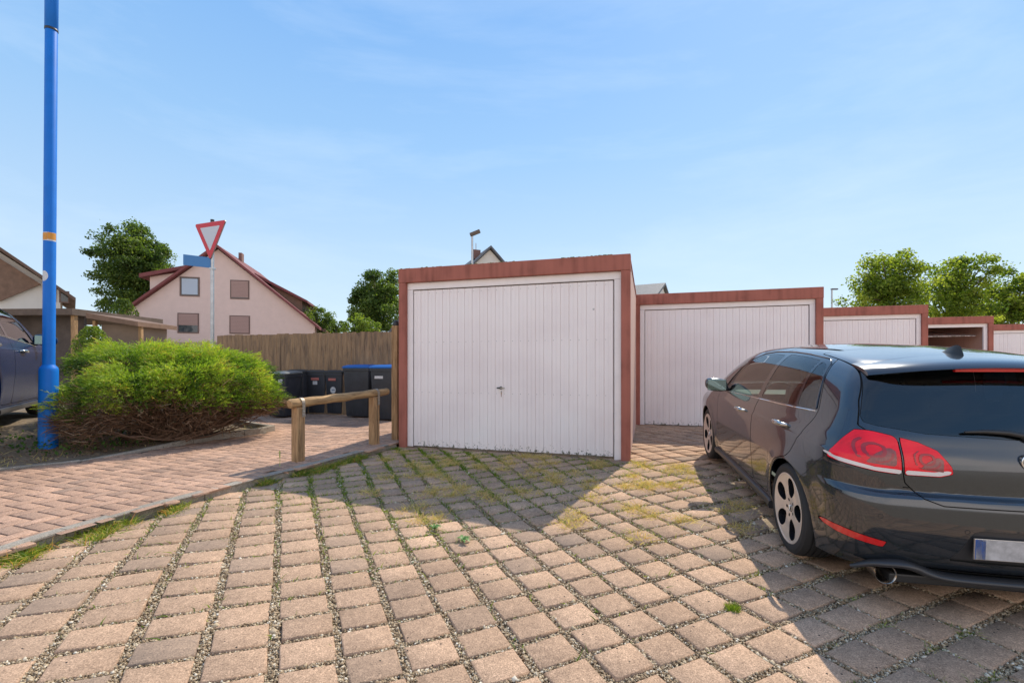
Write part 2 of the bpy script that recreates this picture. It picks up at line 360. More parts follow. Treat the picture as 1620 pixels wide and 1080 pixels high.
# ------------------------------------------------------------ ground
def ground_sheet():
    xs = np.concatenate([np.linspace(-600, -14, 18), np.linspace(-12, 26, 120), np.linspace(30, 600, 18)])
    ys = np.concatenate([[-600, -200, -60, -20, -8], np.linspace(-4, 20, 90), np.linspace(24, 60, 8), np.linspace(90, 900, 12)])
    X, Y = np.meshgrid(xs, ys); Z = T(X, Y)-.024
    V = np.stack([X, Y, Z], 2).reshape(-1, 3); n = len(xs)
    F = [(j*n+i, j*n+i+1, (j+1)*n+i+1, (j+1)*n+i) for j in range(len(ys)-1) for i in range(n-1)]
    o = np_mesh("ground", V, F, 4, M['gravel'], smooth=True); tag(o, kind='structure'); return o
ground_sheet()

# paver lattice: column index c(x,y), row index r(x,y)
def lat_fit():
    s = 4.909; P = []
    R3 = lambda x, y: (600+x/s, 860+y/s); R4 = lambda x, y: (900+x/s, 860+y/s)
    for r, y in {-6: 789.4, -5: 800.6, -4: 813.5, -3: 826.5, -2: 841.3, -1: 858, 0: 875.5, 1: 896.3, 2: 922, 3: 946.8, 4: 978, 5: 1018, 6: 1064.7}.items():
        P.append((0, r, 441-(y-794)*(11/270), y))
    P += [(1, 3, 518, 932), (2, 3, 594, 921), (3, 3, 669, 910), (4, 3, 732.4, 898.7), (5, 3, 793.5, 888.5), (6, 3, 846.5, 877.3)]
    for c, r, x, y in [(4, 4, 740, 310), (5, 4, 1050, 250), (4, 5, 850, 450), (5, 5, 1165, 380), (4, 6, 960, 610), (5, 6, 1270, 520), (6, 6, 1570, 430), (4, 7, 1090, 790), (5, 7, 1440, 690), (4, 8, 1230, 990), (5, 8, 1590, 890)]: P.append((c, r, *R3(x, y)))
    for c, r, x, y in [(6, 7, 290, 570), (7, 7, 540, 490), (6, 8, 480, 745), (7, 8, 770, 650), (8, 8, 1050, 560), (6, 9, 700, 960), (7, 9, 1010, 840), (8, 9, 1310, 750)]: P.append((c, r, *R4(x, y)))
    cols = {-1: [(312, 1049.5), (328.5, 990), (344, 941.5), (365, 868), (379.6, 812.6)], -2: [(189, 1059.6), (219, 994), (258.7, 927), (291, 866)],
            -3: [(51, 1063.7), (110, 1000.6), (153, 945.6), (210, 868)], -4: [(12, 986), (67, 923), (110, 884)], 1: [(543.4, 1051.5), (526, 962), (510, 870), (493.5, 788.5)]}
    W = np.array([gp(p[2], p[3]) for p in P]); xc = list(W); cc = [p[0] for p in P]
    for k, v in cols.items():
        for q in v: xc.append(gp(*q)); cc.append(k)
    xc = np.array(xc)
    a = np.linalg.lstsq(qb(xc[:, 0], xc[:, 1]), np.array(cc, float), rcond=None)[0]
    b = np.linalg.lstsq(qb(W[:, 0], W[:, 1]), np.array([p[1] for p in P], float), rcond=None)[0]
    return a, b
def soft(v, lo, hi):   # keep quadratic terms tame far from the measured area
    return np.clip(v, lo, hi)
def qb(x, y):
    xq = soft(x, -2.3, 1.2); yq = soft(y, 1.6, 4.6)
    return np.stack([x*0+1, x, y, xq*xq, xq*yq, yq*yq], -1)
LA, LB = lat_fit()
def lat(x, y):
    B = qb(x, y); return B@LA, B@LB
def lat_inv(c, r):
    x = np.zeros_like(c); y = np.full_like(c, 3.0); e = 1e-3
    for _ in range(40):
        c0, r0 = lat(x, y); cx, rx = lat(x+e, y); cy, ry = lat(x, y+e)
        a = (cx-c0)/e; b = (cy-c0)/e; d = (rx-r0)/e; f = (ry-r0)/e; det = a*f-b*d
        dc = c-c0; dr = r-r0; x = x+np.clip((f*dc-b*dr)/det, -1.5, 1.5); y = y+np.clip((-d*dc+a*dr)/det, -1.5, 1.5)
    return x, y
def row_shift(r): return np.sin(r*12.9898)*.18
def pavers():
    C, R = np.meshgrid(np.arange(-25, 75), np.arange(-85, 22)); C = C.ravel().astype(float); R = R.ravel().astype(float)
    sh = row_shift(R)*sstep(C, 6, 12)
    xm, ym = lat_inv(C+.5+sh, R+.5)
    ok = (ym > -.6) & (ym < 19) & (xm > -6) & (xm < 24)
    sd = poly_sd(xm, ym, KF+[tuple(G1L), (G1L[0]+NN[0]*9, G1L[1]+NN[1]*9), (-30, 15), (-30, -1.5)]); ok &= sd > .03
    C, R, sh, xm, ym = C[ok], R[ok], sh[ok], xm[ok], ym[ok]; n = len(C)
    jc = np.where(C < 5, .085, .085-.03*sstep(C, 5, 12)); jr = np.where(C < 8, .082, .082+.03*sstep(C, 8, 13))
    jc = jc+RNG.normal(0, .006, n); jr = jr+RNG.normal(0, .006, n)
    cs = [(0, 0), (1, 0), (1, 1), (0, 1)]; V = np.zeros((n, 12, 3)); dz = RNG.normal(0, .0025, n); tx = RNG.normal(0, .016, (n, 2))
    ox = RNG.normal(0, .02, (n, 2))
    for lv, (ins, h) in enumerate([(0., -.034), (0., -.005), (.028, 0.0)]):
        for k, (a, b) in enumerate(cs):
            ca = C+sh+ox[:, 0]+np.where(a == 0, jc+ins, 1-jc-ins); rb = R+ox[:, 1]+np.where(b == 0, jr+ins, 1-jr-ins)
            ca = ca+RNG.normal(0, .006, n); rb = rb+RNG.normal(0, .006, n)
            x, y = lat_inv(ca, rb); V[:, lv*4+k, 0] = x; V[:, lv*4+k, 1] = y
            V[:, lv*4+k, 2] = T(x, y)+h+dz+tx[:, 0]*(x-xm)+tx[:, 1]*(y-ym)
    fq = [(8, 9, 10, 11)]+[(i, (i+1) % 4, 4+(i+1) % 4, 4+i) for i in range(4)]+[(4+i, 4+(i+1) % 4, 8+(i+1) % 4, 8+i) for i in range(4)]
    base = (np.arange(n)*12)[:, None, None]; F = (base+np.array(fq)[None]).reshape(-1, 4)
    a = np.clip(RNG.beta(4, 3, n), 0, 1); a[RNG.random(n) < .07] *= .35
    o = np_mesh("driveway", V.reshape(-1, 3), F, 4, M['paver'], attr=np.repeat(a, len(fq)))
    bm = bmesh.new(); bm.from_mesh(o.data); bmesh.ops.recalc_face_normals(bm, faces=bm.faces[:]); bm.to_mesh(o.data); bm.free()
    tag(o, kind='structure')
pavers()

def joint_mask(x, y):
    c, r = lat(x, y); c = c-row_shift(np.floor(r))*sstep(c, 6, 12)
    fc = c-np.floor(c); fr = r-np.floor(r)
    jc = np.where(c < 5, .085, .085-.03*sstep(c, 5, 12)); jr = np.where(c < 8, .082, .082+.03*sstep(c, 8, 13))
    return (np.minimum(fc, 1-fc) < jc) | (np.minimum(fr, 1-fr) < jr)
def on_drive(x, y, m=.0):
    sd = poly_sd(x, y, KF+[tuple(G1L), (G1L[0]+NN[0]*9, G1L[1]+NN[1]*9), (-30, 15), (-30, -1.5)])
    g = (x-G1R[0])*U[0]+(y-G1R[1])*U[1]; h = (x-G1R[0])*NN[0]+(y-G1R[1])*NN[1]
    ing = (g < 0) & (g > -GW) & (h > .02)
    return (sd > m) & ~ing
def pebbles(n0=560000):
    # density falls with distance
    D = 1.25+RNG.random(n0)**1.9*4.2; X = (RNG.random(n0)*2-1)*1.2*D
    ok = joint_mask(X, D) & on_drive(X, D, .02)
    X, D = X[ok], D[ok]; n = len(X); s = RNG.gamma(4, .0009, n)+.0018; s *= 1+.12*D
    Z = T(X, D)-.022+.016*RNG.random(n)**.7
    octa = np.array([(1, 0, 0), (-1, 0, 0), (0, 1, 0), (0, -1, 0), (0, 0, 1), (0, 0, -1)], float)
    a = RNG.random(n)*6.28; ca, sa = np.cos(a), np.sin(a); sc = RNG.uniform(.55, 1.3, (n, 3)); sc[:, 2] *= .75
    P = octa[None]*sc[:, None]*s[:, None, None]; P = P+RNG.normal(0, .18, P.shape)*s[:, None, None]
    Q = P.copy(); Q[..., 0] = P[..., 0]*ca[:, None]-P[..., 1]*sa[:, None]; Q[..., 1] = P[..., 0]*sa[:, None]+P[..., 1]*ca[:, None]
    Q[..., 0] += X[:, None]; Q[..., 1] += D[:, None]; Q[..., 2] += Z[:, None]
    fo = [(0, 2, 4), (2, 1, 4), (1, 3, 4), (3, 0, 4), (2, 0, 5), (1, 2, 5), (3, 1, 5), (0, 3, 5)]
    F = ((np.arange(n)*6)[:, None, None]+np.array(fo)[None]).reshape(-1, 3)
    m = mat("pebble_stone", (.4, .35, .28), .85); nt, p = nodes(m); at = nt.nodes.new("ShaderNodeAttribute"); at.attribute_name = "rnd"
    c = ramp(nt, at.outputs["Fac"], [(0, (.15, .10, .055)), (.3, (.34, .24, .145)), (.65, (.47, .36, .23)), (.9, (.58, .48, .34)), (1, (.72, .66, .55))]); nt.links.new(c, p.inputs["Base Color"])
    o = np_mesh("gravel", Q.reshape(-1, 3), F, 3, m, attr=np.repeat(RNG.random(n), 8))
    tag(o, "small pale pebbles filling the joints between the pavers", "gravel", kind='stuff')
pebbles()

def herringbone():
    ang = math.radians(-20); a = .0; w = .12; l = .24; g = .0065
    ca, sa = math.cos(ang), math.sin(ang); Vs = []; Fs = []; att = []
    poly = PATH
    cells = []
    for i in range(-70, 110):
        for k in range(-50, 50):
            # classic herringbone: horizontal brick at (i, i+4k), vertical brick next to it
            cells.append((i*w+k*4*w, i*w, l, w)); cells.append((i*w+k*4*w+2*w, (i-1)*w, w, l))
    rects = np.array(cells)
    cx = rects[:, 0]+rects[:, 2]/2; cy = rects[:, 1]+rects[:, 3]/2
    wx = cx*ca-cy*sa-4.5; wy = cx*sa+cy*ca+6.0
    sd = poly_sd(wx, wy, poly); ok = (sd < .12) & (wy > 1.0) & (wy < 13) & (wx > -9)
    rects = rects[ok]; n = len(rects)
    att = np.clip(RNG.beta(4, 3, n), 0, 1); dz = RNG.normal(0, .0012, n)
    VV = np.zeros((n, 12, 3)); ins = [(g, -.02), (g, -.004), (g+.005, 0)]
    for lv, (q, h) in enumerate(ins):
        for k, (u, v) in enumerate([(0, 0), (1, 0), (1, 1), (0, 1)]):
            x = rects[:, 0]+np.where(u == 0, q, rects[:, 2]-q); y = rects[:, 1]+np.where(v == 0, q, rects[:, 3]-q)
            X = x*ca-y*sa-4.5; Y = x*sa+y*ca+6.0
            VV[:, lv*4+k] = np.stack([X, Y, zpath(X, Y)+h+dz], 1)
    fq = [(8, 9, 10, 11)]+[(i, (i+1) % 4, 4+(i+1) % 4, 4+i) for i in range(4)]+[(4+i, 4+(i+1) % 4, 8+(i+1) % 4, 8+i) for i in range(4)]
    V = VV.reshape(-1, 3); F = ((np.arange(n)*12)[:, None, None]+np.array(fq)[None]).reshape(-1, 4)
    # drop faces outside the kerbs
    sdv = poly_sd(V[:, 0], V[:, 1], poly)
    keep = (sdv[F] < .075).all(1)
    o = np_mesh("path", V, F[keep], 4, M['brick'], attr=np.repeat(att, len(fq))[keep]); 
    bm = bmesh.new(); bm.from_mesh(o.data); bmesh.ops.recalc_face_normals(bm, faces=bm.faces[:]); bm.to_mesh(o.data); bm.free()
    tag(o, kind='structure')
    # sand bed below the bricks
    xs = np.linspace(-9.4, -.9, 90); ys = np.linspace(-1.4, 13.4, 140); X, Y = np.meshgrid(xs, ys)
    V = np.stack([X, Y, zpath(X, Y)-.008], 2).reshape(-1, 3); nn = len(xs)
    F = [(j*nn+i, j*nn+i+1, (j+1)*nn+i+1, (j+1)*nn+i) for j in range(len(ys)-1) for i in range(nn-1)]
    V, F = clip(V, F, poly_sd(V[:, 0], V[:, 1], poly)-.02)
    me = bpy.data.meshes.new("path_bed"); me.from_pydata([tuple(v) for v in V], [], F)
    o = link("path_bed", me, mat("joint_sand", (.11, .08, .06), .95, bump=(90, .6, .003), var=(6, .35))); tag(o, kind='structure')
herringbone()

def offset_line(P, d):
    P = np.array(P, float); out = []
    for i in range(len(P)):
        t = P[min(i+1, len(P)-1)]-P[max(i-1, 0)]; t /= np.linalg.norm(t); out.append(P[i]+np.array((-t[1], t[0]))*d)
    return np.array(out)
def resample(P, step):
    P = np.array(P, float); s = np.concatenate([[0], np.cumsum(np.hypot(*np.diff(P, axis=0).T))]); n = max(2, int(s[-1]/step))
    q = np.linspace(0, s[-1], n+1); return np.stack([np.interp(q, s, P[:, 0]), np.interp(q, s, P[:, 1])], 1)
def kerb(name, line, w, zf, top, stone=1.0, side=1, start=0, up=None):
    """kerb stones laid along a line with thin joints"""
    P = resample(line, .05); n = len(P); per = int(stone/.05); mb = MB(); k = 0
    O = offset_line(P, w*side)
    for a in range(start, n-1, per):
        b = min(n-1, a+per); jit = random.uniform(-.005, .005)
        idx = list(range(a, b+1)); rings = []
        for i in idx:
            p, o = P[i].copy(), O[i].copy()
            if i == a and a > 0: p += (P[i+1]-P[i])*.08; o += (O[i+1]-O[i])*.08
            if i == b and b < n-1: p -= (P[i]-P[i-1])*.08; o -= (O[i]-O[i-1])*.08
            z = float(zf(*p))+jit; c = .008; t = top if up is None else top+up(p)
            dn = (o-p)/w
            rings.append([(*p, z-.12), (*p, z+t-c), (*(p+dn*c), z+t), (*(o-dn*c), z+t), (*o, z+t-c), (*o, z-.12)])
        v = [q for r in rings for q in r]; f = []
        for i in range(len(rings)-1):
            for j in range(6): f.append((i*6+j, i*6+(j+1) % 6, (i+1)*6+(j+1) % 6, (i+1)*6+j))
        f.append(tuple(range(6))); f.append(tuple((len(rings)-1)*6+j for j in range(6)))
        mb.add(v, f)
    o = mb.build(name, M['kerb']); tag(o, kind='structure'); return o
kerb("kerb", KF, .10, T, .074, 1.0, 1)
kerb("bed_kerb", BK, .08, T, .085, 1.0, -1*-1, up=lambda p: .075*float(sstep(p[1], 5.6, 7.2)) if p[0] > -7 and p[1] > 5 else 0)

def bed():
    xs = np.linspace(-16, -3.8, 110); ys = np.linspace(2.5, 13.5, 100); X, Y = np.meshgrid(xs, ys)
    V = np.stack([X, Y, zbed(X, Y)], 2).reshape(-1, 3); nn = len(xs)
    F = [(j*nn+i, j*nn+i+1, (j+1)*nn+i+1, (j+1)*nn+i) for j in range(len(ys)-1) for i in range(nn-1)]
    V, F = clip(V, F, poly_sd(V[:, 0], V[:, 1], BK+[(-30, 11.6), (-30, 2.9)])+.04)
    me = bpy.data.meshes.new("planting_bed"); me.from_pydata([tuple(v) for v in V], [], F)
    o = link("planting_bed", me, M['soil'], smooth=True); tag(o, kind='structure')
bed()

# ------------------------------------------------------------ garages
GA = math.atan2(U[1], U[0])         # local x = along the front (left to right), local y = inward
def garage(label, opened=False, first=None, detail=True, group="rust red garages standing staggered in a row"):
    """local origin at the front left bottom corner, x to the right, y into the garage"""
    W, H, D = GW, GH, GD
    t = thing("garage", label, "garage", group=group)
    # precast shell: front portal
    mb = MB(); pw = .115
    prof = [(0, 0), (W, 0), (W, H), (0, H)]
    fr = MB()
    fr.box(0, pw, 0, .16, -.1, H-.195, .008); fr.box(W-pw, W, 0, .16, -.1, H-.195, .008); fr.box(-.004, W+.004, -.004, .16, H-.195, H+.012, .01)
    fr.build("portal_frame", M['rust'], t)
    sh = MB(); sh.box(.012, .11, .16, D, -.1, H-.03); sh.box(W-.11, W-.012, .16, D, -.1, H-.03); sh.box(.11, W-.11, D-.1, D-.003, -.1, H-.03)
    sh.build("side_wall", M['side'], t)
    rf = MB(); rf.box(.0, W, .16, D+.01, H-.028, H); rf.box(0, .12, .163, D+.01, H+.002, H+.01)
    ed = MB(); ed.box(-.002, W+.002, .161, D+.012, H-.16, H+.008) if False else None
    rf.build("roof", M['rust'], t)
    if opened or not detail: pass
    # moss along the roof edge
    if detail:
        ms = MB()
        for i in range(260):
            x = random.random()**.8*W; s_ = random.uniform(.006, .018)
            if math.sin(x*5.1)+math.sin(x*13)*.6 < -.2: continue
            ms.lathe([(s_*1.3, -.002), (s_*.9, s_*.45), (.001, s_*.6)], n=6, c=(x, random.uniform(.004, .05), H+.012))
        tag(ms.build("roof_moss", mat("moss", (.13, .15, .045), .95, var=(50, .5)), t), kind='stuff')
    # white door frame
    y0 = .055; fw = .088; hh = .10; zt = H-.195
    f = MB(); f.box(pw, pw+fw, y0, y0+.06, .0, zt-hh-.002, .004); f.box(W-pw-fw, W-pw, y0, y0+.06, -.03, zt-hh-.002, .004); f.box(pw, W-pw, y0, y0+.06, zt-hh, zt, .004)
    f.build("door_frame", M['white'], t)
    x0, x1 = pw+fw+.012, W-pw-fw-.012; z1 = zt-hh-.014
    # floor and dark rim behind the gap
    fl = MB(); fl.box(.11, W-.11, .12, D-.1, -.06, .0); fl.build("floor_slab", M['kerb'], t)
    # ribbed up-and-over door panel
    n = 25; p = (x1-x0)/n; prof = [(x0, 0)]
    for k in range(n):
        a = x0+k*p
        prof += [(a+.004, 0), (a+p*.45-.006, 0), (a+p*.45-.003, -.004), (a+p*.45+.003, -.004), (a+p*.45+.006, 0), (a+p*.62-.004, 0), (a+p*.62, -.0025), (a+p*.62+.004, 0), (a+p-.009, 0), (a+p-.005, .011), (a+p-.001, .011)]
    prof.append((x1, 0))
    V = []; F = []
    zz = [0.012, .05, .9, 1.7, z1]
    for z in zz: V += [(x, y, z) for x, y in prof]
    m = len(prof)
    for j in range(len(zz)-1):
        for i in range(m-1): F.append((j*m+i, j*m+i+1, (j+1)*m+i+1, (j+1)*m+i))
    dr = MB(); dr.add(V, F)
    dr.box(x0, x1, .012, .03, 0.012, z1)
    riv = MB()
    if detail:
        for z in (.085, .80, 1.53, z1-.045):
            for k in range(n):
                for q in ((.04, 0) if k == 0 else (0.02, 0)):
                    pass
                riv.lathe([(.0055, 0), (.0045, .0022), (.0005, .003)][::1], n=8, axis='y', c=(0, 0, 0)) if False else None
                riv.box(x0+k*p+.012, x0+k*p+.021, -.0035, 0, z-.0045, z+.0045, .0015)
    if not opened:
        yd = y0+.018
        o = dr.build("door_panel", M['door'], t, fix=False); o.location = (0, yd, 0)
        if detail:
            me2 = o.data; me2.materials.append(M['steel']); bm = bmesh.new(); bm.from_mesh(me2); nv = [bm.verts.new(v) for v in riv.v]; 
            for q in riv.f:
                fc = bm.faces.new([nv[i] for i in q]); fc.material_index = 1
            bm.to_mesh(me2); bm.free()
            # bottom corner wear marks at the ribs
            h = MB(); xc = x0+(x1-x0)*.468
            zc = .88
            h.lathe([(.001, -.020), (.017, -.018), (.021, -.004), (.022, 0)], n=20, axis='y', c=(xc, 0, zc))
            h.tube([(xc-.05, -.03, zc), (xc-.02, -.034, zc+.001), (xc+.0, -.03, zc+.003)], [.008, .011, .009], 10)
            ho = h.build("door_handle", M['black'], o, smooth=40)
            h2 = MB(); h2.tube([(xc+.0, -.03, zc+.002), (xc+.03, -.034, zc), (xc+.062, -.03, zc+.001)], [.009, .010, .007], 10); h2.build("handle_grip", mat("worn_metal_grip", (.5, .45, .35), .35, metal=.9), ho if False else o, smooth=40)
            k_ = MB(); k_.lathe([(.001, -.006), (.008, -.006), (.011, 0)], n=16, axis='y', c=(xc+.005, 0, zc-.05)); k_.build("lock", M['steel'], o, smooth=40)
            st = MB(); st.prism([(xc+.002, zc-.125), (xc+.009, zc-.125), (xc+.012, zc-.058), (xc-.002, zc-.058)], -.0012, 0, 'y'); st.build("rust_streak", mat("rust_stain", (.30, .17, .09), .8, var=(70, .4)), o)
            vt = MB()
            vt.lathe([(.001, -.004), (.010, -.004), (.013, 0)], n=14, axis='y', c=(x1-.255, 0, 1.93)); vt.build("blanking_plug", M['steel'], o)
    else:
        o = dr.build("door_panel", M['door'], t, fix=False)
        o.rotation_euler = (math.radians(-83), 0, 0); o.location = (0, .35, H-.52)
        # things stored at the back are in deep shade
    return t
wlab = ["nearest rust red garage, its white ribbed door fully in view with a black handle",
        "rust red garage with closed white door directly behind the parked grey hatchback's bonnet",
        "rust red garage with closed white door, third of the row, left of the open garage",
        "rust red garage with its door swung up open showing a brown interior",
        "rust red garage cut by the right edge of the photo, beyond the open one"]
S_ = np.array((4.13, 2.45))
g0 = garage(wlab[0]); 
g0.location = (G1L[0], G1L[1], 0); g0.rotation_euler.z = GA
gp_ = garage(wlab[1], detail=False)
gp_.rotation_euler.z = GA
for k in (1, 2, 4):
    g = gp_ if k == 1 else copy_tree(gp_)
    q = G1L+S_*k; g.location = (q[0], q[1], 0); g["label"] = wlab[k]
g3 = garage(wlab[3], opened=True, detail=False); q = G1L+S_*3; g3.location = (q[0], q[1], 0); g3.rotation_euler.z = GA
M['inside'] = mat("garage_inside_brown", (.30, .17, .10), .9, var=(3, .2))
ib = MB(); ib.box(.112, GW-.112, GD-.13, GD-.103, .0, GH-.05); ib.build("back_lining", M['inside'], g3)

# ------------------------------------------------------------ rail fence beside the path
def rail_barrier():
    p1 = np.array(gp(472, 729, .07)); p2 = np.array(gp(586.5, 701, .07)); p3 = np.array((-1.86, 6.86))
    d = (p3-p1)/np.linalg.norm(p3-p1); a = math.atan2(d[1], d[0])
    t = thing("rail_barrier", "low weathered wooden rail on two posts with metal straps along the kerb", "railing", (p1[0], p1[1], 0), a)
    Lr = float(np.linalg.norm(p3-p1)); x2 = float((p2-p1)@d)
    zr1, zr2 = .735, .80; r = .056
    rail = MB(); pts = []; rr = []
    for i in range(25):
        x = -.11+(Lr+.08)*i/24; pts.append((x, math.sin(i*.9)*.004, zr1+(zr2-zr1)*i/24+math.cos(i*1.3)*.003)); rr.append(r*(1+.05*math.sin(i*.7)-.06*i/24))
    pts = [(pts[0][0]-.012, 0, zr1)]+pts; rr = [r*.8]+rr
    rail.tube(pts, rr, 18); rail.build("rail", M['woodh'], t, smooth=50)
    for k, x in enumerate((0, x2)):
        zt = zr1+(zr2-zr1)*(x+.11)/(Lr+.08)-.05; zb = float(zpath(*(p1+d*x)))-.08
        pb = MB(); pb.box(x-.058, x+.054, -.055, .055, zb, zt, .012); po = pb.build("post", M['wood'], t)
        cr_ = MB(); cr_.box(x+.006, x+.0095, -.057, -.0551, zb+.12, zt-.02); cr_.build("drying_crack", M['dark'], po)
        s = MB(); w = .021
        q = []
        R_ = r+.005; zc = zr1+(zr2-zr1)*(x+.11)/(Lr+.08)
        path = [(-R_, zc-.17)]+[(-R_*math.cos(u), zc+R_*math.sin(u)) for u in np.linspace(0, math.pi, 15)]+[(R_, zc-.17)]
        V = []; 
        for (yy, z) in path:
            nrm = Vector((yy, z-zc)) if z > zc else Vector((yy, 0)); nrm.normalize()
            for xx, o_ in ((-w, 0), (w, 0), (w, .003), (-w, .003)): V.append((x+.028+xx, yy+nrm.x*o_, z+nrm.y*o_))
        F = []
        for i in range(len(path)-1):
            for j in range(4): F.append((i*4+j, i*4+(j+1) % 4, (i+1)*4+(j+1) % 4, (i+1)*4+j))
        s.add(V, F); so = s.build("metal_strap", mat("old_strap_metal", (.36, .31, .25), .55, metal=.6, var=(60, .4)) if k == 0 else bpy.data.materials["old_strap_metal"], po)
        for zz in (.10, .14): MB().lathe([(.001, -R_-.011), (.007, -R_-.009), (.009, -R_-.003)], n=10, axis='y', c=(x+.028, 0, zc-zz)).build("bolt", M['steel'], so)
    return p3
p3 = rail_barrier()
pm = MB(); pm.box(-.05, .05, -.05, .05, -.1, 1.80, .012); o = pm.build("fence_post", M['wood']); o.location = (-1.78, 6.98, 0); o.rotation_euler.z = GA
tag(o, "tall square weathered post standing against the near garage's left side", "post")
cp = MB(); cp.lathe([(.045, 0), (.05, .03), (.03, .075), (.004, .085)], n=16, c=(0, 0, 1.80)); cp.build("post_cap", M['black'], o, smooth=40)

# ------------------------------------------------------------ blue lamp post
def lamp_post():
    x, y = gp(76, 718, .08); zb = float(zpath(x, y))
    t = thing("street_lamp", "tall bright blue lamp post with orange tape and a round white sticker", "lamp post", (x, y, zb-.02))
    t.rotation_euler = (0, math.radians(.45), 0)
    s = .70*y/5.9
    m = MB(); m.lathe([(.139*s, -.1), (.137*s, .02), (.136*s, 1.10), (.134*s, 1.135), (.125*s, 1.16), (.095*s, 1.185), (.089*s, 1.20)], n=40); m.build("base_sleeve", M['blue'], t, smooth=50)
    m = MB(); m.lathe([(.089*s, 1.18), (.088*s, 5.55), (.083*s, 5.56)], n=36); m.build("pole", M['blue'], t, smooth=50)
    m = MB(); m.lathe([(.087*s, 5.57), (.094*s, 5.575), (.093*s, 7.2), (.06*s, 7.25)], n=36); m.build("upper_pole", M['blue'], t, smooth=50)
    m = MB(); m.lathe([(.09*s, 5.545), (.096*s, 5.55), (.096*s, 5.575), (.088*s, 5.58)], n=36); m.build("joint_collar", M['black'], t, smooth=50)
    m = MB(); m.lathe([(.02, 7.2), (.2, 7.25), (.32, 7.32), (.30, 7.55), (.08, 7.7), (.0, 7.71)], n=30); m.build("lantern", mat("lantern_grey", (.35, .36, .36), .4), t, smooth=50)
    def band(name, z0, z1, a0, a1, r, mt, wob=0):
        V = []; n = 24
        for i in range(n+1):
            a = a0+(a1-a0)*i/n; dz = wob*math.sin(i*.9)
            for z in (z0+dz, z1+dz): V.append((math.cos(a)*r, math.sin(a)*r, z))
        F = [(2*i, 2*i+2, 2*i+3, 2*i+1) for i in range(n)]
        return MB().add(V, F).build(name, mt, t, smooth=50, fix=False)
    zt = CH-zb+(577-373)/720*y
    band("white_tape", zt-.055, zt+.055, -3.6, .4, .090*s, M['sticker'])
    band("orange_tape", zt-.044, zt+.044, -3.5, -1.15, .0915*s, mat("orange_tape", (.62, .26, .03), .5, var=(30, .15)))
    band("orange_tape_end", zt-.036, zt+.052, -1.12, .3, .0925*s, bpy.data.materials["orange_tape"])
    zs = CH-zb+(577-435)/720*y
    V = [(math.cos(a0)*.0895*s, math.sin(a0)*.0895*s, z) for a0, z in [(-1.75+math.cos(u)*.78, zs+math.sin(u)*.068) for u in np.linspace(0, 2*math.pi, 28, endpoint=False)]]
    c0 = (math.cos(-1.75)*.0895*s, math.sin(-1.75)*.0895*s, zs)
    # fan wraps around the pole in radial steps
    V = []; F = []; n = 28; R = 6
    for k in range(R+1):
        for u in np.linspace(0, 2*math.pi, n, endpoint=False):
            a0 = -1.75+math.cos(u)*.78*k/R; V.append((math.cos(a0)*.0897*s, math.sin(a0)*.0897*s, zs+math.sin(u)*.068*k/R))
    for k in range(R):
        for j in range(n): F.append((k*n+j, k*n+(j+1) % n, (k+1)*n+(j+1) % n, (k+1)*n+j))
    MB().add(V, F).build("round_sticker", M['sticker'], t, smooth=50, fix=False)
    d = MB(); d.box(-.05, .05, -.002, .002, .45, .7, .001)
    o = MB(); 
    return t
lamp_post()

# ------------------------------------------------------------ give-way sign
def give_way():
    y = 9.6; x = (336-810)/720*y
    t = thing("give_way_sign", "red and white give way sign on a grey pole beside the pink house", "road sign", (x, y, 0))
    m = MB(); m.lathe([(.034, -.2), (.034, 4.22), (.02, 4.23)], n=20); m.build("pole", M['steel'], t, smooth=50)
    m = MB(); m.lathe([(.036, 4.19), (.037, 4.26), (.02, 4.265)], n=20); m.build("pole_cap", M['black'], t, smooth=50)
    zt = CH+(577-352.5)/720*y; S = .92; hh = S*math.sqrt(3)/2
    e = thing  # plate
    tri = [(-S/2, 0), (S/2, 0), (0, -hh)]
    def rtri(k, r):
        c = (0, -hh/3); P = []
        for i in range(3):
            v = Vector((tri[i][0]-c[0], tri[i][1]-c[1])); L_ = v.length; v.normalize(); q = v*(L_*k-2*r); a = math.atan2(v.y, v.x)
            for j in range(-3, 4): P.append((c[0]+q.x+math.cos(a+j*math.pi/9)*r, c[1]+q.y+math.sin(a+j*math.pi/9)*r))
        # keep ordering clockwise around centre
        P.sort(key=lambda p: math.atan2(p[1]-c[1], p[0]-c[0])); return P
    A = math.radians(-20)
    rot = Matrix.Rotation(A, 4, 'Z') @ Matrix.Translation((0, -.05, zt))
    pl = MB().prism([(a, b) for a, b in rtri(1, .03)], .0, .022, 'y').xf(rot).build("sign_plate", M['steel'], t)
    MB().prism(rtri(.985, .028), -.003, -.0002, 'y').xf(rot).build("red_border", mat("sign_red", (.62, .012, .03), .4), t)
    MB().prism(rtri(.63, .012), -.0055, -.0032, 'y').xf(rot).build("white_centre", mat("sign_white", (.60, .62, .66), .4), t)
    # street name plate (its lettering is not readable in the photograph)
    s = thing("street_name_sign", "plain blue street name plate below the give way sign", "street sign", (x, y, 0))
    z0 = CH+(577-416)/720*y
    MB().box(-.50, -.03, -.006, .006, z0-.11, z0+.11, .003).xf(Matrix.Rotation(math.radians(38), 4, 'Z')).build("name_plate", mat("sign_blue", (.05, .22, .50), .4), s)
    MB().box(-.045, .045, -.045, .045, z0-.14, z0-.10, .004).build("clamp", M['steel'], s)
give_way()

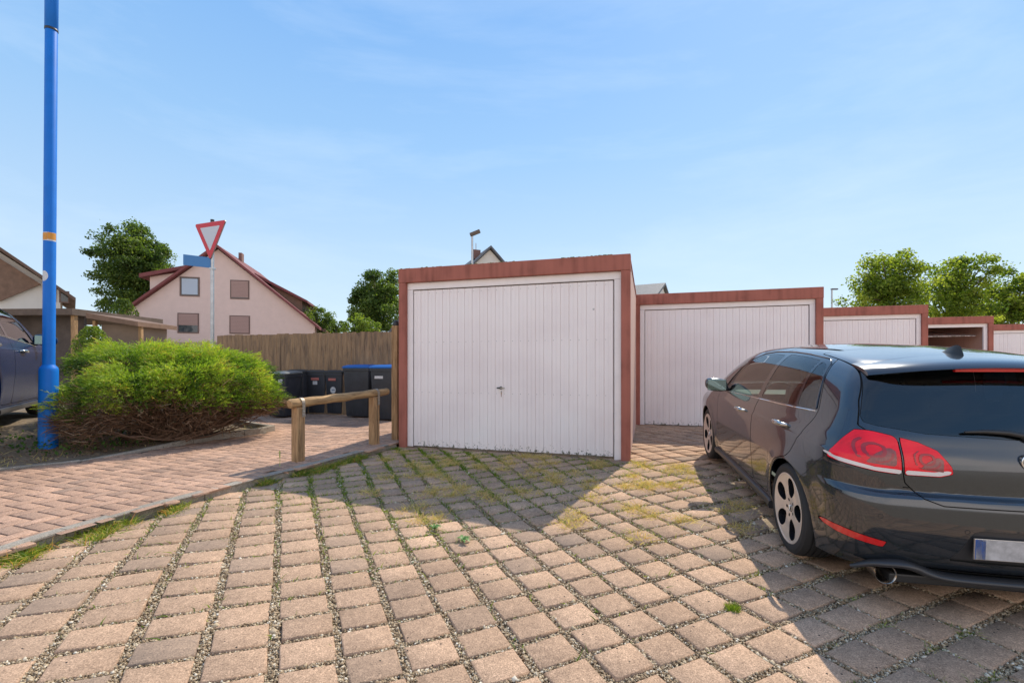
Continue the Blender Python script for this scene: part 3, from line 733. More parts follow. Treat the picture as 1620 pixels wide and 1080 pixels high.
# ------------------------------------------------------------ bins
def wheelie_bin(w, d, h, lid, label, group):
    t = thing("wheelie_bin", label, "bin", group=group)
    k = .86
    b = MB(); zb, zt = .03, h-.07
    w0, d0 = w*k/2, d*k/2
    rings = [(w0*.96, d0*.96, zb), (w0, d0, zb+.02), (w/2*.985, d/2*.985, zt-.09), (w/2*.985, d/2*.985, zt-.07), (w/2+.012, d/2+.012, zt-.065), (w/2+.012, d/2+.012, zt)]
    V = []; 
    def rr(a, c, z, r=.035):
        P = []
        for sx, sy, s0 in ((1, 1, 0), (-1, 1, 90), (-1, -1, 180), (1, -1, 270)):
            for j in range(4):
                u = math.radians(s0+j*30); P.append((sx*(a-r)+math.cos(u)*r, sy*(c-r)+math.sin(u)*r, z))
        return P
    for a, c, z in rings: V += rr(a, c, z)
    n = 16; F = [(i*n+j, i*n+(j+1) % n, (i+1)*n+(j+1) % n, (i+1)*n+j) for i in range(len(rings)-1) for j in range(n)]+[tuple(range(n))[::-1], tuple((len(rings)-1)*n+j for j in range(n))]
    b.add(V, F)
    for i in range(-2, 3): b.box(i*w*.17-.006, i*w*.17+.006, -d0*.98-.012, -d0*.98+.0, zb+.05, zb+.30)
    b.build("body", M['binbody'], t, smooth=35)
    l = MB(); V = []
    R2 = [(w/2+.022, d/2+.022, zt+.002), (w/2+.024, d/2+.024, zt+.028), (w/2+.0, d/2+.0, zt+.045), (w/2-.06, d/2-.06, zt+.066), (w/2-.12, d/2-.12, zt+.07)]
    for a, c, z in R2: V += [(x, y, zz+(y/d)*.02) for x, y, zz in rr(a, c, z)]
    F = [(i*n+j, i*n+(j+1) % n, (i+1)*n+(j+1) % n, (i+1)*n+j) for i in range(len(R2)-1) for j in range(n)]+[tuple(range(n))[::-1], tuple((len(R2)-1)*n+j for j in range(n))]
    l.add(V, F); lo = l.build("lid", lid, t, smooth=35)
    MB().tube([(-w*.32, d/2+.07, zt+.03), (w*.32, d/2+.07, zt+.03)], .016, 10).build("handle", M['binbody'], t, smooth=40)
    for sx in (-1, 1): MB().lathe([(.001, -.03), (.08, -.03), (.1, -.02), (.1, .02), (.08, .03), (.001, .03)], n=20, axis='x', c=(sx*(w0-.01), d0+.02, .1)).build("wheel", M['black'], t, smooth=40)
    return t
def place_bin(pxc, pyb, w, d, h, lid, label, group, rz=GA, stickers=()):
    x, y = gp(pxc, pyb, .07); t = wheelie_bin(w, d, h, lid, label, group); 
    c = np.array((x, y))+NN*(d/2)
    t.location = (c[0], c[1], float(zpath(*c))); t.rotation_euler.z = rz
    for (kx, z, sw, sh_, mt, nm) in stickers:
        y_ = -(d/2)*(.86+.125*(z/(h-.07)))-.014
        q = MB().box(kx-sw/2, kx+sw/2, y_-.002, y_, z-sh_/2, z+sh_/2).build(nm, mt, t)
    return t
gbl = "bins with dark lids by the board fence"; gbb = "bins with blue lids by the board fence"
place_bin(560, 661, .60, .72, 1.14, M['binblue'], "large dark bin with blue lid, the left one without a label", gbb, GA+.12)
place_bin(605, 666, .59, .72, 1.14, M['binblue'], "large dark bin with blue lid and white label, next to the tall post", gbb, GA+.02, [(-.09, .88, .19, .055, M['sticker'], "label_strip")])
place_bin(527, 656, .46, .52, 1.03, M['binlid'], "dark bin with a round white sticker, left of the blue lidded bins", gbl, GA-.02, [(-.02, .80, .2, .055, M['stickred'], "label_strip")])
b3 = bpy.data.objects[-1] if False else None
place_bin(498, 655, .50, .55, 1.03, M['binlid'], "dark bin with red label above a small white square label", gbl, GA+.03, [(0, .81, .21, .055, M['stickred'], "label_strip"), (0, .72, .12, .08, M['sticker'], "address_label")])
place_bin(465, 655, .50, .55, 1.03, M['binlid'], "dark bin with a single red label and a white arrow sticker", gbl, GA, [(.0, .83, .16, .05, M['stickred'], "label_strip"), (.02, .63, .10, .05, M['sticker'], "arrow_sticker")])
place_bin(434, 661, .46, .55, 1.0, M['binlidg'], "bin with pale grey lid half behind the juniper's right end", gbl, GA+.1, [(.12, .78, .10, .10, M['sticker'], "address_label")])
# round sticker
for o in list(scene.objects):
    if o.get("label", "").startswith("dark bin with a round white sticker"):
        d = .52; z = .56; y_ = -(d/2)*(.86+.125*(z/.89))-.016
        MB().lathe([(.001, y_), (.075, y_), (.075, y_+.003)], n=24, axis='y', c=(.0, 0, z)).build("round_sticker", M['sticker'], o)
        MB().prism([(-.03, z-.008), (.05, z+.0), (.04, z+.014), (-.03, z+.008)], y_-.0015, y_-.0005, 'y').build("sticker_mark", mat("sticker_ink", (.08, .18, .3), .6), o)

# ------------------------------------------------------------ board fence
def board_fence(a, b, h, label, mt, z=0.0):
    a = np.array(a, float); b = np.array(b, float); Lf = float(np.linalg.norm(b-a)); an = math.atan2(*(b-a)[::-1])
    t = thing("board_fence", label, "fence", (a[0], a[1], z), an)
    n = int(Lf/.115); x = 0
    m = MB()
    for i in range(n):
        m.box(i*.115+.004, i*.115+.109, -.011+random.uniform(-.003, .003), .011, .03, h+random.uniform(-.012, .012))
    m.build("boards", mt, t)
    r = MB(); r.box(0, Lf, .012, .05, .3, .38); r.box(0, Lf, .012, .05, h-.35, h-.27); r.build("cross_rails", M['wood'], t)
    for k in range(int(Lf/2)+1):
        MB().box(k*2-.045, k*2+.045, .0501, .14, -.1, h-.02, .005).build("post", M['wood'], t)
board_fence((-7.35, 11.35), (-2.0, 9.75), 1.93, "tall brown board fence behind the row of bins", M['fence'], 0)

# ------------------------------------------------------------ cars: one implicit body surface, cut into panels
def ip(x, pts):
    p=np.array(pts,float); X=p[:,0];Y=p[:,1]
    # monotone-ish cubic hermite
    d=np.gradient(Y,X)
    s=np.diff(Y)/np.diff(X)
    for i in range(1,len(X)-1):
        d[i]=0 if s[i-1]*s[i]<=0 else 2*s[i-1]*s[i]/(s[i-1]+s[i])
    d[0]=s[0];d[-1]=s[-1]
    x=np.clip(x,X[0],X[-1]); i=np.clip(np.searchsorted(X,x)-1,0,len(X)-2)
    h=X[i+1]-X[i];t=(x-X[i])/h
    return (2*t**3-3*t**2+1)*Y[i]+(t**3-2*t**2+t)*h*d[i]+(-2*t**3+3*t**2)*Y[i+1]+(t**3-t**2)*h*d[i+1]
def smax(a,b,k):
    h=np.maximum(k-np.abs(a-b),0)/k
    return np.maximum(a,b)+h*h*k*.25
WZ=[(.10,.80),(.22,.835),(.34,.858),(.50,.874),(.64,.884),(.76,.884),(.855,.878),(.875,.868),(.93,.852),(.97,.835),(1.2,.755),(1.38,.665),(1.5,.58)]
XR=[(.1,-.52),(.2,-.60),(.27,-.70),(.36,-.745),(.5,-.765),(.6,-.76),(.655,-.745),(.685,-.70),(.75,-.70),(.84,-.69),(.93,-.655),(.985,-.63),(1.15,-.535),(1.32,-.43),(1.42,-.36)]
ZT=[(-.8,1.30),(-.42,1.385),(0,1.432),(.5,1.462),(.95,1.469),(1.35,1.452),(1.65,1.405),(2.0,1.27),(2.5,1.02),(2.62,.97),(3.0,.90),(3.35,.80),(3.6,.66)]
def W(x,z):
    w=ip(z,WZ)
    up=np.clip((z-.9)/.4,0,1)
    w=w-.055*np.clip((.35-x)/1.05,0,2)**2-.05*np.clip((x-2.3)/1.1,0,2)**2
    w=w-up*.05*np.clip((.7-x)/1.0,0,2)**2-up*.03*np.clip((x-1.4)/1.,0,2)**2
    for wx in (0,2.578):
        r=np.hypot(x-wx,z-.317)
        w=w+.014*np.exp(-((r-.35)/.075)**2)
    return w
def F(x,y,z):
    ay=np.abs(y)
    fs=ay-W(x,z)
    fr=ip(z,XR)+.11*ay**2-x
    up=np.clip((z-.9)/.2,0,1)
    f=smax(fs,fr*.93,.22-.10*up)
    ff=x-(3.46-.16*np.clip((z-.5)/.4,0,1)**2-.35*ay**2)
    f=smax(f,ff,.25)
    zt=ip(x,ZT)
    ft=(z-(zt-.045*(ay/.6)**2))*.96
    f=smax(f,ft,.13)
    f=smax(f,.14-z,.05)
    return f

def car_grad(P):
    e = 1e-3; G = np.zeros_like(P)
    for k in range(3):
        d = np.zeros(3); d[k] = e; A = P+d; B = P-d; G[:, k] = F(A[:, 0], A[:, 1], A[:, 2])-F(B[:, 0], B[:, 1], B[:, 2])
    return G/np.maximum(1e-9, np.linalg.norm(G, axis=1))[:, None]
def car_shell(nphi=240, nr=130, nm=120, nf=40):
    O = []; Dv = []
    zc = .66
    def ring(x0, ax, lat):
        ph = np.linspace(0, 2*np.pi, nphi, endpoint=False)+.001
        # denser where the section is wide
        O.append(np.tile([x0, 0, zc], (nphi, 1))); d = np.stack([np.full(nphi, ax), np.cos(ph)*lat, np.sin(ph)*lat*.75], 1); Dv.append(d)
    for a in np.linspace(.004, 1, nr, endpoint=False)**1.0*np.pi/2: ring(-.12, -math.cos(a), math.sin(a))
    for x in np.linspace(-.12, 2.75, nm): ring(x, 0, 1)
    for a in (np.linspace(1, .004, nf, endpoint=True))[1:]*np.pi/2: ring(2.75, math.cos(a), math.sin(a))
    O = np.concatenate(O); D = np.concatenate(Dv); D /= np.linalg.norm(D, axis=1)[:, None]
    lo = np.zeros(len(O)); hi = np.full(len(O), 1.6)
    for _ in range(26):
        m = (lo+hi)/2; P = O+D*m[:, None]; f = F(P[:, 0], P[:, 1], P[:, 2]); lo = np.where(f < 0, m, lo); hi = np.where(f < 0, hi, m)
    P = O+D*lo[:, None]; n = nr+nm+nf-1
    Fc = [(i*nphi+j, i*nphi+(j+1) % nphi, (i+1)*nphi+(j+1) % nphi, (i+1)*nphi+j) for i in range(n-1) for j in range(nphi)]
    Fc += [tuple(range(nphi))[::-1], tuple((n-1)*nphi+j for j in range(nphi))]
    return P, Fc
def rnd_poly(P, r=.02, k=4):
    """round the corners of a polygon"""
    P = [np.array(p, float) for p in P]; out = []
    for i in range(len(P)):
        a, b, c = P[i-1], P[i], P[(i+1) % len(P)]
        u = a-b; v = c-b; lu, lv = np.linalg.norm(u), np.linalg.norm(v); q = min(r, lu*.45, lv*.45); s0 = b+u/lu*q; s1 = b+v/lv*q
        for t in np.linspace(0, 1, k+1): out.append((1-t)**2*s0+2*t*(1-t)*b+t*t*s1)
    return out
SIDE = lambda P: .42-np.abs(P[:, 1])
# outlines on the side (x, z)
DLO = rnd_poly([(1.90, .945), (1.65, .962), (.77, 1.004), (.08, 1.037), (-.20, 1.052), (-.14, 1.16), (-.02, 1.345), (.06, 1.372), (.35, 1.392), (.65, 1.400), (1.0, 1.392), (1.22, 1.368), (1.42, 1.305), (1.62, 1.195), (1.78, 1.08), (1.90, .98)], .03)
G_F = rnd_poly([(1.84, .962), (1.65, .972), (.855, 1.012), (.735, 1.375), (1.0, 1.377), (1.20, 1.352), (1.40, 1.288), (1.60, 1.178), (1.76, 1.065), (1.85, .985)], .025)
G_R = rnd_poly([(.765, 1.015), (.125, 1.045), (.085, 1.30), (.09, 1.358), (.35, 1.377), (.66, 1.385)], .02)
G_R = rnd_poly([(.765, 1.016), (.105, 1.046), (.135, 1.362), (.35, 1.377), (.655, 1.385)], .02)
G_Q = rnd_poly([(.068, 1.047), (-.155, 1.062), (-.10, 1.17), (.0, 1.33), (.10, 1.358)], .02)
DOOR_F = rnd_poly([(2.02, .27), (.84, .27), (.83, .60), (.80, 1.0), (.80, 1.44), (2.0, 1.30), (2.02, .93), (2.05, .6)], .03)
DOOR_R = rnd_poly([(.83, .27), (.46, .27), (.36, .47), (.20, .63), (-.02, .70), (-.13, .85), (-.205, .99), (-.215, 1.05), (-.155, 1.16), (-.035, 1.35), (.05, 1.42), (.4, 1.43), (.79, 1.43), (.79, 1.0), (.82, .60)], .06)
# outlines on the rear (|y|, z)
R_GL = [(0, .975), (.40, .992), (.62, 1.025), (.672, 1.04), (.678, 1.07), (.655, 1.14), (.60, 1.29), (.578, 1.335), (.50, 1.345), (0, 1.358), (-.3, 1.358), (-.3, .985)]
HATCH = [(-.3, .632), (.38, .632), (.46, .66), (.525, .73), (.535, .80), (.535, .945), (.66, .99), (.695, 1.02), (.66, 1.15), (.595, 1.30), (.545, 1.45), (-.3, 1.6)]
L_IN = [(.528, .965), (.528, .772), (.37, .772), (.315, .79), (.318, .825), (.37, .905), (.45, .945)]
L_OUT = rnd_poly([(.542, .968), (.66, .995), (.745, .99), (.83, .93), (.90, .88), (.90, .838), (.80, .808), (.66, .782), (.542, .772)], .03)
def build_car(root, paint, glass_side, glass_rear, full=True, far_detail=True):
    P, Fc = SHELL
    rem = (P, Fc)
    def cutpart(reg, gap=.0035):
        nonlocal rem
        V, Fa = rem; f = reg(V); inside = clip(V, Fa, f+.0, 'neg'); rem2 = clip(V, Fa, f-gap, 'pos'); rem = rem2
        return inside
    def mesh(name, VF, mt, off=0.0, parent=root, thick=None):
        V, Fa = VF
        if len(Fa) == 0: return None
        N = car_grad(V); Vo = V+N*off
        me = bpy.data.meshes.new(name); me.from_pydata([tuple(v) for v in Vo], [], Fa); me.update()
        o = link(name, me, mt, parent); me.polygons.foreach_set("use_smooth", [True]*len(me.polygons))
        # keep winding outward
        me.validate()
        try: me.normals_split_custom_set_from_vertices([tuple(n) for n in N])
        except Exception as ex: print("normals", ex)
        return o
    # openings
    for wx in (0, 2.578):
        V, Fa = rem; f = np.maximum(np.hypot(V[:, 0]-wx, V[:, 2]-.317)-.352, .5-np.abs(V[:, 1])); rem = clip(V, Fa, f, 'pos')
    V, Fa = rem; rem = clip(V, Fa, .19-V[:, 2], 'neg')
    inner = rem
    pol = lambda P_, poly, gap=0: np.maximum(poly_sd(P_[:, 0], P_[:, 2], poly), SIDE(P_))
    rpol = lambda P_, poly: np.maximum(poly_sd(np.abs(P_[:, 1]), P_[:, 2], poly), P_[:, 0]-.25)
    gl = []
    for name, poly in (("front_door_glass", G_F), ("rear_door_glass", G_R), ("quarter_glass", G_Q)):
        g = cutpart(lambda Q: pol(Q, poly), .001); gl.append((name, g))
    trim = cutpart(lambda Q: pol(Q, DLO), .001)
    rg = cutpart(lambda Q: rpol(Q, R_GL), .003)
    split = lambda VF, s: clip(VF[0], VF[1], VF[0][:, 1]*s, 'pos')
    lo = cutpart(lambda Q: np.maximum(rpol(Q, L_OUT), Q[:, 0]+.490+(Q[:, 2]-.845)*.30), .004)
    li = cutpart(lambda Q: rpol(Q, L_IN), .003)
    hatch = cutpart(lambda Q: rpol(Q, HATCH), .006)
    # bumper: below a line that drops towards the wheel arch
    def bump(Q):
        z = Q[:, 2]; x = Q[:, 0]; ay = np.abs(Q[:, 1])
        top = np.where(ay < .54, .70, .79+.055*sstep(ay, .66, .84))
        return np.maximum(z-top, x+.22+np.clip(z-.60, 0, 1)*1.15)
    lower = cutpart(lambda Q: np.maximum(np.maximum(Q[:, 2]-.262, Q[:, 0]+.45), np.abs(Q[:, 1])-.60), .004)
    refl = cutpart(lambda Q: rpol(Q, [(.84, .405), (.84, .432), (.80, .434), (.625, .405), (.64, .372), (.80, .392)]), .003)
    recess = cutpart(lambda Q: rpol(Q, [(-.4, .33), (.34, .335), (.30, .40), (.255, .50), (.22, .512), (-.4, .515)]), .003)
    bumper = cutpart(bump, .005)
    df = cutpart(lambda Q: pol(Q, DOOR_F), .006); dr = cutpart(lambda Q: pol(Q, DOOR_R), .006)
    roof = cutpart(lambda Q: np.maximum(np.maximum(np.abs(Q[:, 1])-(.575-.0*Q[:, 0]), 1.22-Q[:, 2]), Q[:, 0]-1.558), .001)
    # windscreen
    ws = cutpart(lambda Q: np.maximum(np.maximum(np.abs(Q[:, 1])-(.60+.13*sstep(-Q[:, 2], -1.4, -1.0)), .96-Q[:, 2]), 1.56-Q[:, 0]), .004)
    bonnet = cutpart(lambda Q: np.maximum(np.maximum(np.abs(Q[:, 1])-.70, .74-Q[:, 2]), 2.2-Q[:, 0]), .004)
    body = mesh("body", rem, paint)
    for name, g in gl:
        for s, w_ in ((1, 'l'), (-1, 'r')): mesh(name, split(g, s), glass_side, -.002)
    for s in (1, -1): mesh("window_trim", split(trim, s), M['black_gloss'], -.0005)
    mesh("windscreen", ws, glass_side, -.001); mesh("bonnet", bonnet, paint); mesh("roof", roof, paint)
    for nm, g in (("front_door", df), ("rear_door", dr)):
        for s in (1, -1): mesh(nm, split(g, s), paint)
    mesh("tailgate", hatch, paint); mesh("rear_window", rg, glass_rear, -.003)
    mesh("rear_bumper", bumper, paint, .0015)
    mesh("lower_valance", lower, M['black'], .004)
    mesh("number_plate_recess", recess, M['black_satin'], -.008)
    for s in (1, -1):
        a = mesh("tail_light", split(lo, s), M['lamp_red'], .004); b = mesh("tail_light", split(li, s), M['lamp_red'], .004)
        # pale strip along the lamp's lower edge and dark ring elements inside
        if full and s == 1:
            pass
        mesh("bumper_reflector", split(refl, s), M['refl_red'], .003)
    # white lower strip and ring graphics (thin pieces on the lamps' surface)
    if full:
        Vc, Fcc = clip(P, Fc, P[:, 0]+.2, 'neg')
        for poly, mt, off, nm in (
            ([(.545, .774), (.545, .797), (.66, .805), (.80, .832), (.838, .853), (.842, .836), (.80, .810), (.66, .785)], M['lamp_clear'], .0062, "clear_strip"),
            ([(.526, .774), (.526, .797), (.40, .795), (.335, .806), (.322, .80), (.33, .788), (.375, .775)], M['lamp_clear'], .0062, "clear_strip")):
            g = clip(Vc, Fcc, poly_sd(np.abs(Vc[:, 1]), Vc[:, 2], poly), 'neg')
            for s in (1, -1): mesh(nm, split(g, s), mt, off)
        for cy_, cz_, q, sy_, cut in ((.655, .893, .95, 1.25, .05), (.425, .858, .72, 1.15, .05)):
            for ra, rb, m_, up_ in ((.074, .063, M['lamp_dark'], -.2), (.045, .030, M['lamp_dark'], -.9)):
                def f(V_):
                    u = (np.abs(V_[:, 1])-cy_)/sy_/q; w = (V_[:, 2]-cz_)/q
                    r = (np.abs(u)**2.6+np.abs(w*1.05)**2.6)**(1/2.6)
                    return np.maximum(np.maximum(r-ra, rb-r), (w*.8-u*.6)/1*1.0-ra*(.45 if up_ > -.5 else 2))
                g = clip(Vc, Fcc, f(Vc), 'neg')
                for s in (1, -1): mesh("lamp_ring", split(g, s), m_, .0066)
            # smoked inner corner with small chrome bars
            poly = [(cy_-.095*q, cz_-.085*q), (cy_+.05*q, cz_-.070*q), (cy_-.0*q, cz_-.02*q), (cy_-.07*q, cz_+.02*q), (cy_-.10*q, cz_-.0*q)]
            g = clip(Vc, Fcc, poly_sd(np.abs(Vc[:, 1]), Vc[:, 2], poly), 'neg')
            for s in (1, -1): mesh("smoked_lens", split(g, s), M['lamp_smoke'], .0063)
    # dark shell behind the panel gaps
    V, Fa = inner
    f = np.minimum(pol(V, DLO)+.012, rpol(V, R_GL)+.012)
    f = np.minimum(f, np.maximum(np.maximum(np.abs(V[:, 1])-(.60+.13*sstep(-V[:, 2], -1.4, -1.0)), .96-V[:, 2]), 1.56-V[:, 0])+.012)
    V, Fa = clip(V, Fa, f, 'pos'); mesh("inner_shell", (V, Fa), M['dark'], -.014)
    # wheel wells
    for wx in (0, 2.578):
        w = MB()
        for s in (1, -1):
            w = MB(); w.lathe([(.001, 0), (.362, 0), (.362, .30)], n=36, axis='y', c=(0, 0, 0)); w.v = [(v[0]+wx, s*(.50+v[1]), max(.20, v[2]+.317)) for v in w.v]
            w.build("wheel_well", M['dark'], root)
    u = MB(); u.box(-.50, 3.2, -.60, .60, .17, .25); u.box(-.55, 3.3, -.50, .50, .25, .30); u.build("underbody", M['dark'], root)
    return body
M['black_gloss'] = mat("gloss_black_trim", (.012, .012, .014), .12, coat=.6)
M['black_satin'] = mat("satin_black_plastic", (.035, .036, .04), .35, bump=(300, .1, .0005))
def lampm(name, col, rough=.07):
    m = mat(name, col, .25, coat=.45, spec=.25); nt, p = nodes(m); co = nt.nodes.new("ShaderNodeTexCoord")
    w = nt.nodes.new("ShaderNodeTexWave"); w.inputs["Scale"].default_value = 45; w.bands_direction = 'Z'; w.inputs["Distortion"].default_value = .6; nt.links.new(co.outputs["Object"], w.inputs["Vector"])
    n = nt.nodes.new("ShaderNodeTexNoise"); n.inputs["Scale"].default_value = 11; n.inputs["Detail"].default_value = 3; nt.links.new(co.outputs["Object"], n.inputs["Vector"])
    mu = nt.nodes.new("ShaderNodeMath"); mu.operation = 'MULTIPLY'; nt.links.new(w.outputs["Fac"], mu.inputs[0]); mu.inputs[1].default_value = .30
    ad = nt.nodes.new("ShaderNodeMath"); ad.operation = 'ADD'; nt.links.new(mu.outputs[0], ad.inputs[0]); nt.links.new(n.outputs[0], ad.inputs[1])
    c = ramp(nt, ad.outputs[0], [(.30, [k*.55 for k in col]), (.52, col), (.85, [min(1, k*1.2+.004) for k in col])]); nt.links.new(c, p.inputs["Base Color"]); return m
M['lamp_red'] = lampm("tail_lamp_red", (.85, .006, .022)); M['lamp_clear'] = mat("lamp_clear_white", (.72, .66, .64), .12, coat=1)
M['lamp_dark'] = mat("lamp_dark_red", (.33, .006, .014), .2, coat=.6); M['lamp_smoke'] = mat("lamp_smoked_red", (.22, .03, .03), .15, coat=.8, var=(60, .6)); M['refl_red'] = mat("reflector_red", (.62, .012, .014), .12, coat=1)
M['chrome'] = mat("chrome", (.78, .78, .78), .08, metal=1); M['tyre'] = mat("tyre_rubber", (.022, .022, .023), .75, bump=(90, .3, .001), var=(6, .25))
M['seat'] = mat("seat_cloth", (.022, .022, .024), .9); M['interior'] = mat("interior_plastic", (.03, .03, .032), .7)
M['rim'] = mat("machined_alloy", (.78, .70, .64), .32, metal=.55, var=(18, .08)); M['rimdark'] = mat("rim_pocket_dark", (.022, .024, .03), .22, metal=.4, coat=.6)
M['disc'] = mat("brake_disc", (.3, .29, .28), .35, metal=.9)
def paint_mat(name, col):
    m = mat(name, col, .22, metal=.55, coat=1.0); nt, p = nodes(m); co = nt.nodes.new("ShaderNodeTexCoord")
    n = nt.nodes.new("ShaderNodeTexNoise"); n.inputs["Scale"].default_value = 900; nt.links.new(co.outputs["Object"], n.inputs["Vector"])
    c = ramp(nt, n.outputs[0], [(.35, [k*.6 for k in col]), (.65, [k*1.4 for k in col])]); nt.links.new(c, p.inputs["Base Color"])
    d = nt.nodes.new("ShaderNodeTexNoise"); d.inputs["Scale"].default_value = 7; d.inputs["Detail"].default_value = 8; nt.links.new(co.outputs["Object"], d.inputs["Vector"])
    r = nt.nodes.new("ShaderNodeMapRange"); r.inputs[1].default_value = .4; r.inputs[2].default_value = .8; r.inputs[3].default_value = .015; r.inputs[4].default_value = .07
    nt.links.new(d.outputs[0], r.inputs[0]); nt.links.new(r.outputs[0], p.inputs["Coat Roughness"]); p.inputs["Coat IOR"].default_value = 1.7
    return m
M['paint'] = paint_mat("dark_grey_car_paint", (.022, .029, .040)); M['paint2'] = mat('dark_blue_car_paint', (.004, .018, .065), .25, spec=.08, coat=0)
M['glass'] = glassmat("side_glass", (.85, 1.0, .96), .85); M['glassr'] = glassmat("tinted_rear_glass", (.6, .85, .95), .42)

def make_wheel(root, x, y, side, ry=0.0):
    """side=+1: outer face towards +y; axis along y"""
    w = bpy.data.objects.new("wheel", None); COL.objects.link(w); w.parent = root; w.location = (x, y, .317); w.rotation_euler = (0, ry, 0 if side > 0 else math.pi)
    R = .317
    t = MB(); prof = [(.225, -.085), (.245, -.105), (.285, -.108), (.305, -.098), (R-.003, -.082)]
    for k, g in enumerate((-.055, -.02, .02, .055)):
        prof += [(R, g-.006), (R-.008, g-.0045), (R-.008, g+.0045), (R, g+.006)]
    prof += [(R-.003, .082), (.305, .098), (.285, .108), (.262, .1085), (.255, .1065), (.243, .104)]
    t.lathe(prof, n=80, axis='y', c=(0, 0, 0)); t.build("tyre", M['tyre'], w, smooth=25)
    # rim barrel, dark
    b = MB(); b.lathe([(.243, -.09), (.235, -.05), (.222, 0), (.225, .06), (.236, .088), (.243, .094)], n=64, axis='y'); b.lathe([(.001, -.03), (.222, -.03)], n=48, axis='y'); b.build("rim_barrel", M['rimdark'], w, smooth=40)
    d = MB(); d.lathe([(.06, .0), (.15, .0), (.15, -.02)], n=48, axis='y'); d.build("brake_disc", M['disc'], w, smooth=40)
    l = MB(); l.lathe([(.243, .094), (.2465, .099), (.247, .103), (.244, .106), (.236, .1055), (.228, .098)], n=80, axis='y'); l.build("rim_lip", M['rim'], w, smooth=50)
    # spoke face with five big egg-shaped windows
    nr_, na = 44, 200; rr_ = np.linspace(.0, .233, nr_); V = []
    yf = lambda r: .092-.030*np.exp(-(r/.075)**2)*0-.014*np.clip((.10-r)/.10, 0, 1)+.010*np.clip((r-.15)/.08, 0, 1)
    for r in rr_:
        for k in range(na): a = 2*math.pi*k/na; V.append((r*math.cos(a)+1e-6*k, yf(r), r*math.sin(a)))
    Fa = [(i*na+k, i*na+(k+1) % na, (i+1)*na+(k+1) % na, (i+1)*na+k) for i in range(1, nr_-1) for k in range(na)]+[(0, na+(k+1) % na, na+k) for k in range(na)]
    V = np.array(V); f = np.full(len(V), 9.0); px_, pz_ = V[:, 0], V[:, 2]
    def holes(px_, pz_):
        f = np.full(np.shape(px_), 9.0)
        for k in range(5):
            a = math.pi/2+.2+k*2*math.pi/5; u = px_*math.cos(a)+pz_*math.sin(a); v = -px_*math.sin(a)+pz_*math.cos(a)
            tt = np.clip((u-.085)/.135, 0, 1); wdt = .030+.027*tt
            e = np.hypot((u-.151)/.0715, v/(.040+.030*np.clip((u-.085)/.135, 0, 1)))-1
            f = np.minimum(f, e*.045)
            b_ = a+math.pi/5; f = np.minimum(f, np.hypot(px_-.056*math.cos(b_), pz_-.056*math.sin(b_))-.0115)
        return f
    f = holes(px_, pz_); Vn, Fn = clip(V, Fa, f, 'pos')
    me = bpy.data.meshes.new("rim_face"); me.from_pydata([tuple(v) for v in Vn], [], Fn)
    bm = bmesh.new(); bm.from_mesh(me); bmesh.ops.remove_doubles(bm, verts=bm.verts[:], dist=1e-5)
    be = [e for e in bm.edges if e.is_boundary and max(math.hypot(v.co.x, v.co.z) for v in e.verts) < .23]
    r_ = bmesh.ops.extrude_edge_only(bm, edges=be); nv = [g for g in r_['geom'] if isinstance(g, bmesh.types.BMVert)]
    for v in nv: v.co.y -= .045; v.co.x *= .985; v.co.z *= .985
    bmesh.ops.recalc_face_normals(bm, faces=bm.faces[:])
    for fc in bm.faces:
        if abs(fc.normal.y) < .75: fc.material_index = 1
    bm.to_mesh(me); bm.free()
    o = link("rim_face", me, [M['rim'], M['rimdark']], w)
    me.polygons.foreach_set("use_smooth", [True]*len(me.polygons))
    try: me.set_sharp_from_angle(angle=math.radians(35))
    except Exception: pass
    c = MB(); yc = .079; c.lathe([(.001, yc+.006), (.026, yc+.0055), (.031, yc+.002), (.031, yc-.006)], n=36, axis='y'); cap = c.build("centre_cap", M['black_gloss'], w, smooth=40)
    e = MB(); yb = yc+.0066
    ring = [(math.cos(u)*.0255, yb, math.sin(u)*.0255) for u in np.linspace(0, 2*math.pi, 30, endpoint=False)]
    e.tube(ring, .0017, 6, closed=True)
    for pts in (((-.010, .022), (0, .003), (.010, .022)), ((-.0205, .0135), (-.0095, -.019), (0, .0005)), ((.0205, .0135), (.0095, -.019), (0, .0005))):
        e.tube([(p[0], yb, p[1]) for p in pts], .0016, 5)
    e.build("emblem", M['chrome'], cap, smooth=50)
    return w
def seat(root, x, y, rear=False):
    hw = .23
    s = MB(); s.box(x-.05, x+.45, y-hw, y+hw, .42, .56, .04)
    b = MB(); b.box(-.06, .06, -hw, hw, 0, .62, .05); b.xf(Matrix.Translation((x-.02, y, .50)) @ Matrix.Rotation(math.radians(-16), 4, 'Y'))
    s.v += b.v and []; o = s.build("seat", M['seat'], root); b.build("backrest", M['seat'], o, smooth=50)
    h = MB(); h.box(-.045, .045, -.13, .13, .66, .84, .035); h.xf(Matrix.Translation((x-.02, y, .50)) @ Matrix.Rotation(math.radians(-16), 4, 'Y')); h.build("headrest", M['seat'], o, smooth=50)
def surf_y(x, z):
    """outer |y| of the body at x,z"""
    lo, hi = .2, 1.1
    for _ in range(30):
        m = (lo+hi)/2
        if F(np.array([x]), np.array([m]), np.array([z]))[0] < 0: lo = m
        else: hi = m
    return lo
def surf_x(y, z):
    lo, hi = 0.2, -1.0
    for _ in range(30):
        m = (lo+hi)/2
        if F(np.array([m]), np.array([y]), np.array([z]))[0] < 0: lo = m
        else: hi = m
    return lo
